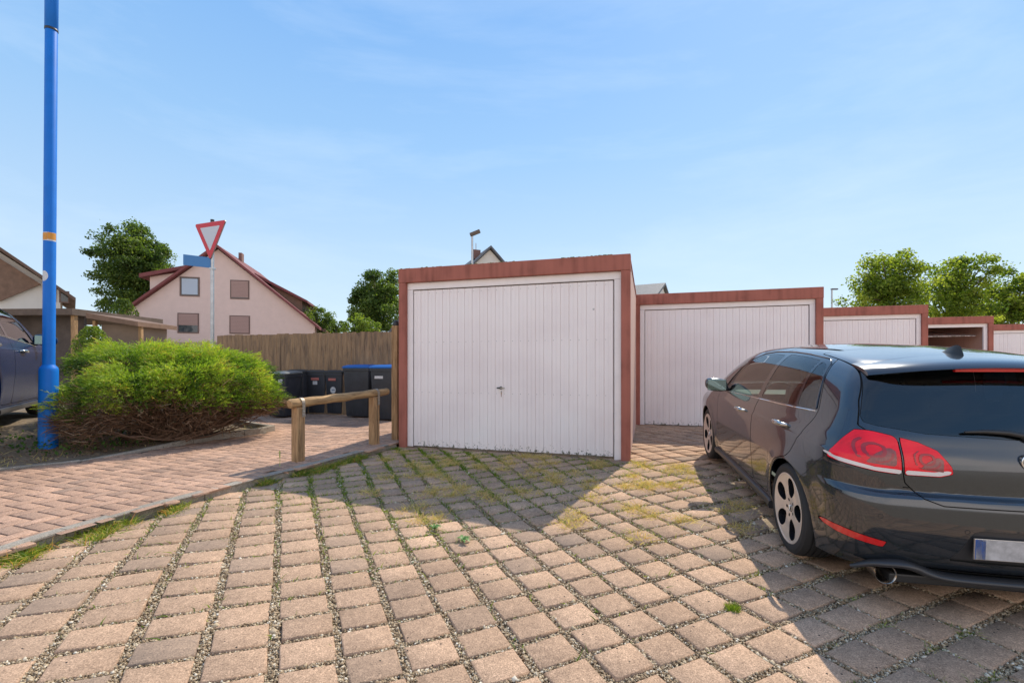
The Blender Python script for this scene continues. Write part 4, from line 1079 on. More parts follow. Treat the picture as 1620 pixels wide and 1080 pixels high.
def car_details(root, paint, full=True):
    for wx in (0, 2.578):
        for s in (1, -1): make_wheel(root, wx, s*.765, s, ry=.3*wx)
    # arch lips
    for wx in (0, 2.578):
        for s in (1, -1):
            pts = []
            for a in np.linspace(math.radians(-18), math.radians(198), 60):
                x = wx+.351*math.cos(a); z = .317+.351*math.sin(a)
                if z < .20: continue
                pts.append((x, s*(surf_y(x, z)-.006), z))
            MB().tube(pts, .006, 6).build("arch_lip", paint, root, smooth=60)
    # side skirts
    for s in (1, -1):
        P_ = []
        for x in np.linspace(.372, 2.206, 24): P_.append(x)
        V = []
        for x in P_:
            y1 = surf_y(x, .25)
            for (dy, z) in ((.0, .235), (.014, .228), (.020, .205), (.012, .175), (-.05, .165), (-.06, .23)): V.append((x, s*(y1+dy), z))
        F_ = [(i*6+j, i*6+(j+1) % 6, (i+1)*6+(j+1) % 6, (i+1)*6+j) for i in range(len(P_)-1) for j in range(6)]+[tuple(range(6)), tuple((len(P_)-1)*6+j for j in range(6))]
        MB().add(V, F_).build("side_skirt", M['black_satin'], root, smooth=30)
    # chrome strip under the windows
    for s in (1, -1):
        pts = [(x, s*(surf_y(x, z)+.001), z) for x, z in [(x, float(np.interp(x, [-.20, .08, .77, 1.65, 1.90], [1.045, 1.029, .996, .954, .938]))) for x in np.linspace(-.19, 1.9, 40)]]
        MB().tube(pts, .0055, 6).build("chrome_strip", M['chrome'], root, smooth=60)
        pts = [(x, s*(surf_y(x, z)+.001), z) for x, z in DLO_TOP]
        MB().tube(pts, .006, 6).build("window_seal", M['black_gloss'], root, smooth=60)
        # door handles
        for hx, hz, k_ in ((1.135, .852, 0), (.185, .897, 1)):
            y1 = surf_y(hx, hz)
            cup = MB(); V = []
            cup.lathe([(.001, 0), (.024, 0), (.027, .0035)], n=24, axis='y', c=(0, 0, 0))
            cup.v = [(v[0]*1.5, v[1], v[2]*1.0) for v in cup.v]
            cup.xf(Matrix.Translation((hx-.005, s*(y1-.001), hz-.014))); 
            h = MB(); h.tube([(hx-.105, s*(surf_y(hx-.1, hz)-.004), hz), (hx-.09, s*(y1+.022), hz+.002), (hx-.04, s*(y1+.036), hz+.003), (hx+.04, s*(y1+.037), hz+.001), (hx+.085, s*(y1+.026), hz-.003), (hx+.105, s*(surf_y(hx+.1, hz)-.003), hz-.005)], [.010, .014, .0155, .0155, .013, .009], 12)
            h.v = [(v[0], v[1], hz+(v[2]-hz)*1.15) for v in h.v]
            o = h.build("door_handle", M['handle'], root, smooth=60); cup.build("handle_cup", M['dark'], o, smooth=40)
    # mirrors
    for s in (1, -1):
        m = MB(); bm = bmesh.new(); bmesh.ops.create_uvsphere(bm, u_segments=28, v_segments=16, radius=1)
        for v in bm.verts:
            x, y, z = v.co; k = lambda t, p: math.copysign(abs(t)**p, t)
            v.co = Vector((1.80+k(x, .8)*.075+(.02*z), s*(.955+k(y, .72)*.115), 1.015+k(z, .75)*.072+.012*y*s))
            if v.co.x < 1.765: v.co.x = 1.765
        m.bm(bm); o = m.build("wing_mirror", paint, root, smooth=60)
        MB().tube([(1.83, s*.80, .955), (1.82, s*.87, .968), (1.81, s*.90, .985)], [.028, .024, .022], 10).build("mirror_arm", M['black'], o, smooth=60)
        g = MB(); g.box(1.757, 1.7655, s*.955-.095, s*.955+.095, .955, 1.072, .004); g.build("mirror_glass", M['mirror'], o)
    # interior
    for y in (-.37, .37): seat(root, 1.0, y)
    MB().box(.05, .5, -.62, .62, .40, .55, .04).build("rear_bench", M['seat'], root)
    b = MB(); b.box(-.05, .05, -.62, .62, 0, .56, .05); b.xf(Matrix.Translation((.02, 0, .50)) @ Matrix.Rotation(math.radians(-18), 4, 'Y')); b.build("rear_backrest", M['seat'], root, smooth=50)
    for y in (-.38, 0, .38):
        h = MB(); h.box(-.04, .04, -.12, .12, .58, .72, .03); h.xf(Matrix.Translation((.02, y, .50)) @ Matrix.Rotation(math.radians(-18), 4, 'Y')); h.build("headrest", M['seat'], root, smooth=50)
    MB().box(-.50, -.05, -.60, .60, .86, .875, .004).build("parcel_shelf", M['interior'], root)
    d = MB(); d.box(1.75, 2.15, -.70, .70, .62, .93, .05); d.build("dashboard", M['interior'], root, smooth=50)
    MB().box(-.4, 1.9, -.70, .70, .28, .32).build("cabin_floor", M['interior'], root)
    sw = [(1.62+.03*math.sin(u), .37+math.cos(u)*.18, .88+math.sin(u)*.17) for u in np.linspace(0, 2*math.pi, 26, endpoint=False)]
    MB().tube(sw, .014, 8, closed=True).build("steering_wheel", M['interior'], root, smooth=60)
    if not full: return
    # roof spoiler over the rear window
    V = []; n = 33; prof = [(-.22, .000), (-.34, .004), (-.43, .006), (-.515, -.006), (-.528, -.020), (-.50, -.034), (-.41, -.045), (-.33, -.05)]
    ys = np.linspace(-.585, .585, n)
    for y in ys:
        t = abs(y)/.60; zb_ = 1.408-.045*(y/.6)**2-.02*t**6; tip = 1-.42*t**4
        for (x, dz) in prof:
            xx = -.22+(x+.22)*tip+.02*(y/.6)**2; zz = float(ip(np.array([max(xx, -.42)]), ZT)[0])-.045*(y/.6)**2-.0*t if dz >= 0 else None
            zt_ = float(ip(np.array([max(x, -.42)]), ZT)[0])-.045*(y/.6)**2-.012*t**4
            V.append((xx, y, zt_+dz+(.0 if x > -.42 else (x+.42)*.12)))
    k = len(prof); F_ = [(i*k+j, i*k+(j+1) % k, (i+1)*k+(j+1) % k, (i+1)*k+j) for i in range(n-1) for j in range(k)]+[tuple(range(k)), tuple((n-1)*k+j for j in range(k))]
    sp = MB().add(V, F_).build("roof_spoiler", paint, root, smooth=45)
    br = MB(); br.box(-.492, -.470, -.20, .20, 1.327, 1.345, .004); br.build("brake_light", M['refl_red'], sp)
    # antenna fin
    a = MB(); V = []
    for t_ in np.linspace(0, 1, 9):
        x = -.05-.19*t_; h = .062*math.sin(min(1, t_*1.25)*math.pi/2)**1.3*(1-max(0, t_-.85)*5); w = .026*math.sin(math.pi*min(1, .15+t_*.8))
        z0 = float(ip(np.array([x]), ZT)[0])-.003
        for (yy, zz) in ((-w, 0), (-w*.35, h*.55), (0, h), (w*.35, h*.55), (w, 0)): V.append((x, yy, z0+zz))
    F_ = [(i*5+j, i*5+j+1, (i+1)*5+j+1, (i+1)*5+j) for i in range(8) for j in range(4)]+[tuple(range(5))[::-1], tuple(40+j for j in range(5))]
    a.add(V, F_); ao = a.build("roof_antenna", M['black'], root, smooth=50)
    # rear wiper
    w = MB(); w.lathe([(.001, -.03), (.022, -.028), (.026, 0)], n=20, axis='x', c=(surf_x(.04, .99), -.05, .99))
    q = [(surf_x(abs(y), z)-.020, y, z) for y, z in ((-.05, .995), (.04, 1.012), (.14, 1.016), (.235, 1.010))]; w.tube(q, [.014, .013, .011, .006], 8)
    w.build("rear_wiper", M['black'], root, smooth=50)
    # diffuser lip: a raised dark bar running under the bumper, arched over the exhaust
    for zz_, rr_, nm, mt in ((0, .017, "diffuser_lip", M['black_satin']),):
        pts = []
        for y in np.linspace(-.74, .74, 61):
            ay = abs(y); z = .232+.055*float(sstep(-abs(ay-.45), -.24, -.06)) if ay > .22 else .232+0*ay
            z = .222+.062*math.exp(-((ay-.56)/.13)**2)
            z -= max(0, ay-.68)*.5
            pts.append((surf_x(min(ay, .74), max(z, .26))-.012-.01*math.exp(-((ay-.56)/.2)**2), y, z))
        tb = MB().tube(pts, [.010+.024*min(1, (0.76-abs(p[1]))/.14) for p in pts], 12)
        tb.v = [(pts[i//12][0]+(v[0]-pts[i//12][0])*1.25, v[1], pts[i//12][2]+(v[2]-pts[i//12][2])*.62) for i, v in enumerate(tb.v)]
        tb.build(nm, mt, root, smooth=60)
    df = MB(); df.box(-.66, -.30, -.58, .58, .155, .205, .01); df.build("diffuser", M['black'], root)
    for y in (-.26, .26): MB().prism([(-.70, .225), (-.42, .225), (-.45, .145), (-.60, .155)], y-.006, y+.006, 'y').build("diffuser_fin", M['black_satin'], root)
    for y in (-.60, .60):
        e = MB(); e.lathe([(.048, .25), (.052, .02), (.054, .0), (.053, -.004), (.048, .0), (.046, .05), (.001, .16)], n=36, axis='x', c=(-.665, y, .20)); e.build("exhaust_tip", mat("exhaust_steel", (.42, .38, .34), .22, metal=1) if y < 0 else bpy.data.materials["exhaust_steel"], root, smooth=50)
    # sensors
    for y in (-.66, -.283, .283, .66):
        z = .505 if abs(y) < .5 else .548; x = surf_x(abs(y), z)
        e = MB(); pts = [(surf_x(abs(y)+math.cos(u)*.011, z+math.sin(u)*.011)-.002, y+math.cos(u)*.011, z+math.sin(u)*.011) for u in np.linspace(0, 2*math.pi, 20, endpoint=False)]
        e.tube(pts, .0012, 5, closed=True); e.build("parking_sensor", M['dark'], root, smooth=60)
    # number plate, its characters are not readable in the photograph
    xp = surf_x(.0, .42)-.0
    pl = MB(); pl.box(-.006, .004, -.262, .262, .368, .480, .003); po = pl.build("number_plate", M['plate_rim'], root); po.location.x = xp-.012
    MB().box(-.0085, -.0065, -.212, .256, .3725, .4755).build("plate_face", M['plate'], po); MB().box(-.0085, -.0065, .213, .257, .3725, .4755).build("plate_band", M['plateblue'], po)
    for c_, z_, m_ in ((.02, .445, (.45, .42, .12)), (.02, .40, (.55, .12, .10))):
        MB().lathe([(.001, -.0005), (.019, -.0005), (.019, .0)], n=24, axis='x', c=(-.0088, c_, z_)).build("plate_seal", mat("plate_seal", m_, .5), po)
    # body crease shadow gap around the fuel flap stays on the far side; badge on the tailgate
    e = MB(); xb = surf_x(0, .87)-.008; ring = [(xb-.002, math.cos(u)*.047, .87+math.sin(u)*.047) for u in np.linspace(0, 2*math.pi, 40, endpoint=False)]
    ring = [(p[0], p[1]-.035, p[2]) for p in ring]
    e.tube(ring, .0045, 8, closed=True)
    for pts in (((-.019, .041), (0, .006), (.019, .041)), ((-.038, .026), (-.017, -.036), (0, .001)), ((.038, .026), (.017, -.036), (0, .001))): e.tube([(xb-.002, p[0]-.035, .87+p[1]) for p in pts], .004, 6)
    e.build("emblem", M['chrome'], root, smooth=50)
M['mirror'] = mat('mirror_glass_dark', (.22, .30, .30), .04, metal=1)
M['plate'] = mat("plate_grey_white", (.42, .42, .43), .4, var=(22, .35)); M['plateblue'] = mat("plate_blue", (.01, .13, .55), .4); M['plate_rim'] = mat("plate_rim", (.5, .48, .46), .3, metal=.8)
M['handle'] = mat("handle_painted_silver", (.48, .47, .46), .12, metal=.9, coat=.6)
DLO_TOP = [(-.185, 1.06), (-.14, 1.15), (-.08, 1.26), (-.02, 1.345), (.06, 1.376), (.35, 1.396), (.65, 1.404), (1.0, 1.396), (1.22, 1.372), (1.42, 1.31), (1.62, 1.20), (1.78, 1.09), (1.90, .985)]
SHELL = car_shell()
def place_car(name, label, o, yaw, pitch, sc, paint, full):
    t = thing(name, label, "car")
    cy, sy = math.cos(yaw), math.sin(yaw)
    X = Vector((sy*math.cos(pitch), cy*math.cos(pitch), math.sin(pitch))); Y = Vector((-cy, sy, 0)); Z = X.cross(Y)
    Mx = Matrix((X, Y, Z)).transposed().to_4x4(); t.matrix_world = Matrix.Translation(Vector(o)) @ Mx @ Matrix.Scale(sc, 4)
    build_car(t, paint, M['glass'], M['glassr'], full); car_details(t, paint, full); return t
place_car("parked_car", "dark grey five door hatchback parked in the driveway, seen from its rear left", (2.825, 3.10, -.135), .203, .060, 1.0, M['paint'], True)
# the van-like hatchback at the left edge stands on higher ground
cz = float(zbed(-7.0, 6.0))+.02
place_car("parked_car", "dark blue car at the left edge of the photo behind the blue lamp post", (-6.97, 4.70, .36), -.63, 0.0, 1.21, M['paint2'], False)

# ------------------------------------------------------------ vegetation
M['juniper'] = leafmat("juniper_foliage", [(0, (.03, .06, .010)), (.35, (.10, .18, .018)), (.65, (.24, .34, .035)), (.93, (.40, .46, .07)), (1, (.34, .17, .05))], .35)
M['twig'] = leafmat("dry_twigs", [(0, (.07, .04, .025)), (.5, (.19, .11, .065)), (.85, (.33, .22, .14)), (1, (.45, .36, .27))], .05, .9)
M['leafA'] = leafmat("maple_leaves", [(0, (.03, .06, .016)), (.5, (.085, .135, .03)), (1, (.19, .24, .05))], .42)
M['leafB'] = leafmat("lime_leaves", [(0, (.05, .09, .018)), (.5, (.15, .20, .03)), (1, (.32, .34, .07))], .55)
M['leafC'] = leafmat("shrub_leaves", [(0, (.05, .10, .02)), (.5, (.14, .20, .03)), (1, (.28, .33, .06))], .4)
M['bark'] = mat("bark", (.11, .085, .06), .9, var=(8, .4), bump=(30, .8, .02))
M['grass'] = leafmat("grass_blades", [(0, (.05, .10, .015)), (.45, (.14, .22, .025)), (.7, (.30, .34, .05)), (.85, (.50, .42, .18)), (1, (.50, .22, .09))], .35)
M['straw'] = leafmat("dry_grass_blades", [(0, (.16, .20, .04)), (.35, (.42, .36, .14)), (.75, (.62, .50, .25)), (1, (.55, .33, .16))], .3)
M['weed'] = leafmat("weed_leaves", [(0, (.03, .08, .012)), (.6, (.08, .17, .03)), (1, (.16, .26, .06))], .3)

def rand_dirs(n, up=0.0):
    d = RNG.normal(size=(n, 3)); d[:, 2] += up; return d/np.linalg.norm(d, axis=1)[:, None]
def strips(name, P, D, Ln, Wd, mat_, att, parent=None, bend=None, seg=1):
    """thin leaf triangles/quads starting at P along D"""
    n = len(P); s = np.cross(D, rand_dirs(n)); s /= np.maximum(1e-6, np.linalg.norm(s, axis=1))[:, None]
    if bend is None: bend = np.zeros((n, 3))
    A = P-s*Wd[:, None]*.5; B = P+s*Wd[:, None]*.5
    Mi = P+D*(Ln*.55)[:, None]+bend*.25; C1 = Mi+s*Wd[:, None]*.42; C2 = Mi-s*Wd[:, None]*.42; E = P+D*Ln[:, None]+bend
    V = np.stack([A, B, C1, C2, E], 1).reshape(-1, 3)
    b = (np.arange(n)*5)[:, None]
    F_ = np.concatenate([np.stack([b+0, b+1, b+2], 2), np.stack([b+0, b+2, b+3], 2), np.stack([b+3, b+2, b+4], 2)], 1).reshape(-1, 3)
    return np_mesh(name, V, F_, 3, mat_, parent, attr=np.repeat(att, 3))
def leaves(name, P, size, mat_, att, parent=None, nrm=None):
    """diamond leaves with random orientation"""
    n = len(P); a = rand_dirs(n) if nrm is None else nrm; u = np.cross(a, rand_dirs(n)); u /= np.linalg.norm(u, axis=1)[:, None]; v = np.cross(a, u)
    s = size[:, None]
    V = np.stack([P-u*s*.6, P+v*s*.42+a*s*.1, P+u*s*.6, P-v*s*.42+a*s*.1], 1).reshape(-1, 3)
    F_ = (np.arange(n)*4)[:, None]+np.arange(4)[None]
    return np_mesh(name, V, F_, 4, mat_, parent, attr=att)

# juniper: a spreading mass of sprays over bare brown branches
JL = (-7.0, 6.05)
def juniper():
    t = thing("juniper_bush", "wide spreading green juniper with bare brown twigs underneath in the kerbed bed", "bush", (-5.4, 7.0, 0))
    # plan: layered pads (centre x, y, rx, ry, ztop, thickness)
    pads = [(-5.35, 6.45, .72, .55, 1.16, .28), (-4.95, 6.85, .85, .6, 1.26, .30), (-5.75, 7.15, .90, .7, 1.52, .30), (-5.0, 7.35, .95, .7, 1.42, .34), (-4.45, 7.30, .65, .6, 1.13, .32), (-4.10, 7.35, .38, .5, .90, .28),
            (-5.45, 6.20, .62, .40, .96, .24), (-4.85, 6.50, .60, .38, .98, .25), (-4.5, 6.90, .50, .40, .92, .27), (-5.5, 7.9, 1.1, .6, 1.50, .3), (-6.2, 7.7, .7, .6, 1.48, .3), (-4.25, 7.15, .42, .35, .72, .2), (-4.7, 6.55, .45, .25, .78, .18), (-5.6, 6.0, .45, .25, .74, .16)]
    P = []; D = []; A = []
    for (cx, cy, rx, ry, zt, th) in pads:
        n = int(3600*rx*ry/.7)
        r = np.sqrt(RNG.random(n))**.85; a = RNG.random(n)*2*np.pi; wob = 1+.13*np.sin(a*3+cx*5)+.1*np.sin(a*7+cy*3)+.06*np.sin(a*13+cx)
        x = cx+rx*r*np.cos(a)*wob; y = cy+ry*r*np.sin(a)*wob
        lump = .085*np.sin(x*7+cy)*np.cos(y*6.3+cx)+.035*np.sin(x*17)*np.sin(y*15)
        z = zt-(r**2.2)*th*.9+lump-RNG.random(n)**2.2*th*.55
        P.append(np.stack([x-5.4*0, y, z], 1))
        d = np.stack([np.cos(a)*(.35+r), np.sin(a)*(.35+r), .38-.4*r**3+0*r], 1)+RNG.normal(0, .33, (n, 3)); D.append(d/np.linalg.norm(d, axis=1)[:, None])
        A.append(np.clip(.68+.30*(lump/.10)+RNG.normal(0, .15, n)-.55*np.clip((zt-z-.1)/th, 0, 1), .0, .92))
    P = np.concatenate(P); D = np.concatenate(D); A = np.concatenate(A); brown = RNG.random(len(A)) < .012; A[brown] = 1
    # each point becomes a small feathery spray
    k = 7; n = len(P); t_ = np.tile(np.linspace(0, 1, k), n); PP = np.repeat(P, k, 0); DD = np.repeat(D, k, 0)
    Ls = np.repeat(RNG.uniform(.05, .12, n), k)
    PP = PP+DD*(t_*Ls)[:, None]; side = RNG.normal(0, .75, PP.shape); D2 = DD+side*(1.05-t_)[:, None]; D2 /= np.linalg.norm(D2, axis=1)[:, None]
    L_ = RNG.uniform(.018, .042, len(PP)); org = np.array((-5.4, 7.0, 0))
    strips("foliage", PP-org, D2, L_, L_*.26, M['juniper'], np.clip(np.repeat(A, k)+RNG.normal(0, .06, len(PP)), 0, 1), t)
    # branches: main limbs and twigs
    mb = MB(); base = Vector((-5.2, 7.05, .12))
    TP = []; TD = []; TL = []
    for i in range(150):
        cx, cy, rx, ry, zt, th = pads[random.randrange(len(pads))]; a = random.random()*6.28; r = random.random()**.5
        end = Vector((cx+rx*r*math.cos(a)*.95, min(cy+ry*r*math.sin(a), 7.9), zt-th*.75-random.random()*.28)); b0 = base+Vector((random.uniform(-.5, .5), random.uniform(-.5, .3), 0))
        mid = b0.lerp(end, .5)+Vector((random.uniform(-.15, .15), random.uniform(-.2, .1), random.uniform(-.22, .02)))
        pts = [b0.lerp(mid, q).lerp(mid.lerp(end, q), q) for q in np.linspace(0, 1, 8)]
        pts = [p+Vector((random.gauss(0, .018), random.gauss(0, .018), random.gauss(0, .012))) for p in pts]
        mb.tube([tuple(p-Vector(org)) for p in pts], [.018*(1-q*.8) for q in np.linspace(0, 1, 8)], 5)
    mb.build("branches", mat("juniper_bark", (.17, .10, .065), .95, var=(20, .45)), t, smooth=70)
    # twig mass on the underside
    n = 15000; idx = RNG.integers(0, len(pads), n); pa = np.array(pads)[idx]; a = RNG.random(n)*6.28; r = RNG.random(n)**.42
    x = pa[:, 0]+pa[:, 2]*r*np.cos(a)*.97; y = pa[:, 1]+pa[:, 3]*r*np.sin(a)*.97; z = pa[:, 4]-pa[:, 5]*(.75+.5*RNG.random(n))-.05-.42*RNG.random(n)**1.7*np.clip(1.25-r*.75, 0, 1)*(x < -4.3)
    c = np.array(base); Pt = np.stack([x, y, z], 1); Dt = Pt-c; Dt[:, 2] *= .35; Dt /= np.linalg.norm(Dt, axis=1)[:, None]; Dt += RNG.normal(0, .33, Dt.shape); Dt /= np.linalg.norm(Dt, axis=1)[:, None]
    Lt = RNG.uniform(.05, .2, n)
    strips("dry_twigs", Pt-org, Dt, Lt, np.full(n, .0055)+RNG.random(n)*.006, M['twig'], np.clip(RNG.beta(2.2, 2.6, n), 0, 1), t, bend=RNG.normal(0, .03, (n, 3)))
    n = 2600; x = RNG.uniform(-6.1, -4.2, n); y = RNG.uniform(5.85, 7.5, n); sd = poly_sd(x, y, BK+[(-30, 11.6), (-30, 2.9)]); ok = (sd < -.35); x, y = x[ok], y[ok]; n = len(x)
    z = zbed(x, y)+RNG.random(n)*.55; Dt = rand_dirs(n, .1); 
    strips("hanging_twigs", np.stack([x, y, z], 1)-org, Dt, RNG.uniform(.08, .3, n), np.full(n, .006), M['twig'], np.clip(RNG.beta(2, 3, n), 0, 1), t, bend=RNG.normal(0, .05, (n, 3)))
juniper()

def small_shrub(name, label, cat, c, rx, ry, h, n, size, mt, group=None, leafy=True):
    t = thing(name, label, cat, c, 0, group)
    r = RNG.random(n)**.5; a = RNG.random(n)*6.28; z = h*RNG.random(n)**.8; k = np.sqrt(np.clip(1-(z/h)**2, .05, 1))
    P = np.stack([rx*r*np.cos(a)*k, ry*r*np.sin(a)*k, z+.02], 1)
    lum = np.clip(RNG.normal(.5, .22, n)+.15*np.sin(P[:, 0]*9)*np.cos(P[:, 2]*8), 0, 1)
    leaves("foliage", P, RNG.uniform(.6, 1.3, n)*size, mt, lum, t)
    mb = MB()
    for i in range(7):
        a = i*.9; mb.tube([(0, 0, -.05), (rx*.3*math.cos(a), ry*.3*math.sin(a), h*.45), (rx*.6*math.cos(a), ry*.6*math.sin(a), h*.8)], [.02*h, .013*h, .005*h], 5)
    mb.build("stems", M['bark'], t); return t
x, y = gp(258, 683, .16); small_shrub("weed_plant", "leafy green weed growing in front of the juniper's bare twigs", "weed", (x, y, float(zbed(x, y))), .26, .2, .32, 230, .05, M['weed'])

def tree(name, label, c, H, rx, ry, zc, rz, n, size, mt, group=None, clumps=60, seed=1, gap=.0, top=None, th=.5):
    """tapered trunk with limbs, crown of many leaf clumps; zc centre height of the crown"""
    rg = np.random.default_rng(seed); rd = random.Random(seed)
    t = thing(name, label, "tree", c, 0, group)
    tr = MB(); hb = max(1.0, zc-rz*.5)
    tr.tube([(0, 0, -.3), (.05, 0, hb*.5), (.0, .05, hb), (.05, 0, zc+rz*.4)], [H*.028, H*.021, H*.016, H*.006], 10)
    # clump centres over an uneven ellipsoid
    C = []
    while len(C) < clumps:
        d = rg.normal(size=3); d /= np.linalg.norm(d); rr = rg.random()**.42
        wob = 1+.16*math.sin(d[0]*5+seed)+.14*math.sin(d[2]*6+seed*2)
        p = np.array([d[0]*rx, d[1]*ry, d[2]*rz])*rr*wob
        if top is not None and p[2] > 0: p[0] *= 1-(p[2]/rz)*top
        C.append(p)
    C = np.array(C); R = rg.uniform(.13, .27, clumps)*min(rx, rz)*1.05
    for i in range(0, clumps, max(1, clumps//26)):
        e = C[i]; m = np.array((e[0]*.35, e[1]*.35, e[2]*.35-.12*rz)); tr.tube([(0, 0, hb+(zc-hb)*.3), (m[0], m[1], m[2]+zc), (e[0]*.92, e[1]*.92, e[2]*.92+zc)], [H*.009, H*.006, H*.0015], 6)
    tr.build("trunk", M['bark'], t, smooth=60)
    idx = rg.integers(0, clumps, n); d = rg.normal(size=(n, 3)); d /= np.linalg.norm(d, axis=1)[:, None]; q = rg.random(n)**th
    P = C[idx]+d*(R[idx]*q)[:, None]*np.array([1.25, 1.25, .85])
    n2 = n//4; d2 = rg.normal(size=(n2, 3)); d2 /= np.linalg.norm(d2, axis=1)[:, None]; P[:n2] = d2*(rg.random(n2)**.5)[:, None]*np.array([rx, ry, rz])*.93
    if top is not None: P[:n2, 0] *= 1-np.clip(P[:n2, 2]/rz, 0, 1)*top
    P += rg.normal(0, .05*min(rx, rz), (n, 3))*(rg.random(n) < .35)[:, None]; P[:, 2] += zc
    tone = rg.normal(0, .16, clumps)
    att = np.clip(.48+tone[idx]+rg.normal(0, .16, n)+.12*d[:, 2], 0, 1)
    nr = d*.6+rg.normal(size=(n, 3))*.7; nr[:, 2] += .35; nr /= np.linalg.norm(nr, axis=1)[:, None]
    leaves("crown", P, rg.uniform(.7, 1.35, n)*size, mt, att, t, nr)
    return t
def at(px, D): return (px-810)/720*D
def zat(py, D): return CH+(577-py)/720*D
gt = "trees behind the garages and houses"
D = 38; tree("maple_tree", "large rounded dark green tree left of the pink house", (at(213, D), D, 0), zat(348, D), 2.35, 3.2, zat(428, D), 4.3, 42000, .15, M['leafA'], gt, 190, 3, th=.5, top=.12)
D = 30; tree("oak_tree", "dense dark tree rising just left of the near garage", (at(597, D), D, 0), zat(430, D), 1.75, 1.8, zat(478, D), 2.2, 26000, .12, M['leafA'], gt, 80, 5)
D = 33; tree("field_tree", "low tree beside the pink house's right eave", (at(500, D), D, 0), zat(480, D), 1.4, 1.4, zat(512, D), 1.4, 7000, .10, M['leafA'], gt, 40, 6)
D = 36; tree("field_tree", "small dark rounded tree between the pink house and the pale shrub", (at(522, D), D, 0), zat(500, D), 1.0, 1.0, zat(520, D), .9, 4500, .10, M['leafA'], gt, 30, 16)
D = 24; tree("pale_shrub", "pale green feathery shrub above the board fence", (at(570, D), D, 0), zat(500, D), 1.15, .8, zat(522, D), .75, 6500, .075, M['leafC'], gt, 46, 8)
D = 26; tree("lime_tree", "yellow green lime tree, leftmost of those behind the right garages", (at(1405, D), D, 0), zat(393, D), 2.1, 1.8, zat(462, D), 2.35, 13500, .12, M['leafB'], gt, 90, 11, top=.35, th=.55)
D = 27; tree("lime_tree", "yellow green lime tree, middle one behind the open garage", (at(1510, D), D, 0), zat(397, D), 2.0, 1.8, zat(466, D), 2.5, 13500, .12, M['leafB'], gt, 90, 12, top=.3, th=.55)
D = 28; tree("lime_tree", "yellow green lime tree at the right edge of the photo", (at(1603, D), D, 0), zat(428, D), 1.7, 1.8, zat(482, D), 2.0, 11500, .12, M['leafB'], gt, 70, 13, th=.55)
D = 30; tree("lime_tree", "low green tree filling the gap behind the open garage", (at(1555, D), D, 0), zat(470, D), 2.6, 1.5, zat(500, D), 1.0, 9000, .115, M['leafB'], gt, 50, 14)
D = 15.5; small_shrub("golden_shrub", "yellow green rounded shrub behind the juniper", "shrub", (at(146, D), D, .2), .95, .6, zat(517, D)-.2, 5200, .055, M['leafC'])
D = 26; small_shrub("green_shrub", "green shrub below the large tree, left of the pink house", "shrub", (at(195, D), D, .2), 1.5, .8, zat(473, D)-.2, 5200, .09, M['leafA'])

# grass and weeds in joints, along the kerb and before the garage
def blades(n, X, Y, Z, hmin, hmax, mt, name, label, wd=.0035, lean=.5, lo=0, hi=1, red=0):
    D_ = np.stack([RNG.normal(0, lean, n), RNG.normal(0, lean, n), np.ones(n)], 1); D_ /= np.linalg.norm(D_, axis=1)[:, None]
    Ln = RNG.uniform(hmin, hmax, n); b = np.stack([RNG.normal(0, .4, n)*Ln, RNG.normal(0, .4, n)*Ln, -RNG.random(n)*Ln*.35], 1)
    a = RNG.uniform(lo, hi, n)
    o = strips(name, np.stack([X, Y, Z], 1), D_, Ln, np.full(n, wd)*(.7+.6*RNG.random(n)), mt, a, None, b)
    return tag(o, label, "grass", kind='stuff')
def clumped(N, K, sx, cx, cy):
    i = RNG.integers(0, K, N); return cx[i]+RNG.normal(0, sx, N), cy[i]+RNG.normal(0, sx, N)
def kerb_grass():
    P = resample(KF, .03); K = 260; s = RNG.random(K)**.9*(len(P)-1); s = s.astype(int)
    tng = np.gradient(P, axis=0); tng /= np.linalg.norm(tng, axis=1)[:, None]; nr = np.stack([tng[:, 1], -tng[:, 0]], 1)
    w = .35+.55*np.sin(np.arange(len(P))*.083)+.35*np.sin(np.arange(len(P))*.29+1); keep = RNG.random(K) < np.clip(w[s], .04, 1); s = s[keep]
    off = np.abs(RNG.normal(0, .07, len(s)))+.005; c = P[s]+nr[s]*off[:, None]; N = 15000
    X, Y = clumped(N, len(c), .035, c[:, 0], c[:, 1]); ok = on_drive(X, Y, .0) & (Y > 1.2); X, Y = X[ok], Y[ok]
    blades(len(X), X, Y, T(X, Y)-.02, .03, .13, M['grass'], "kerb_grass", "green and rusty grass tufts growing against the kerb", .0055, .75, .1, 1)
kerb_grass()
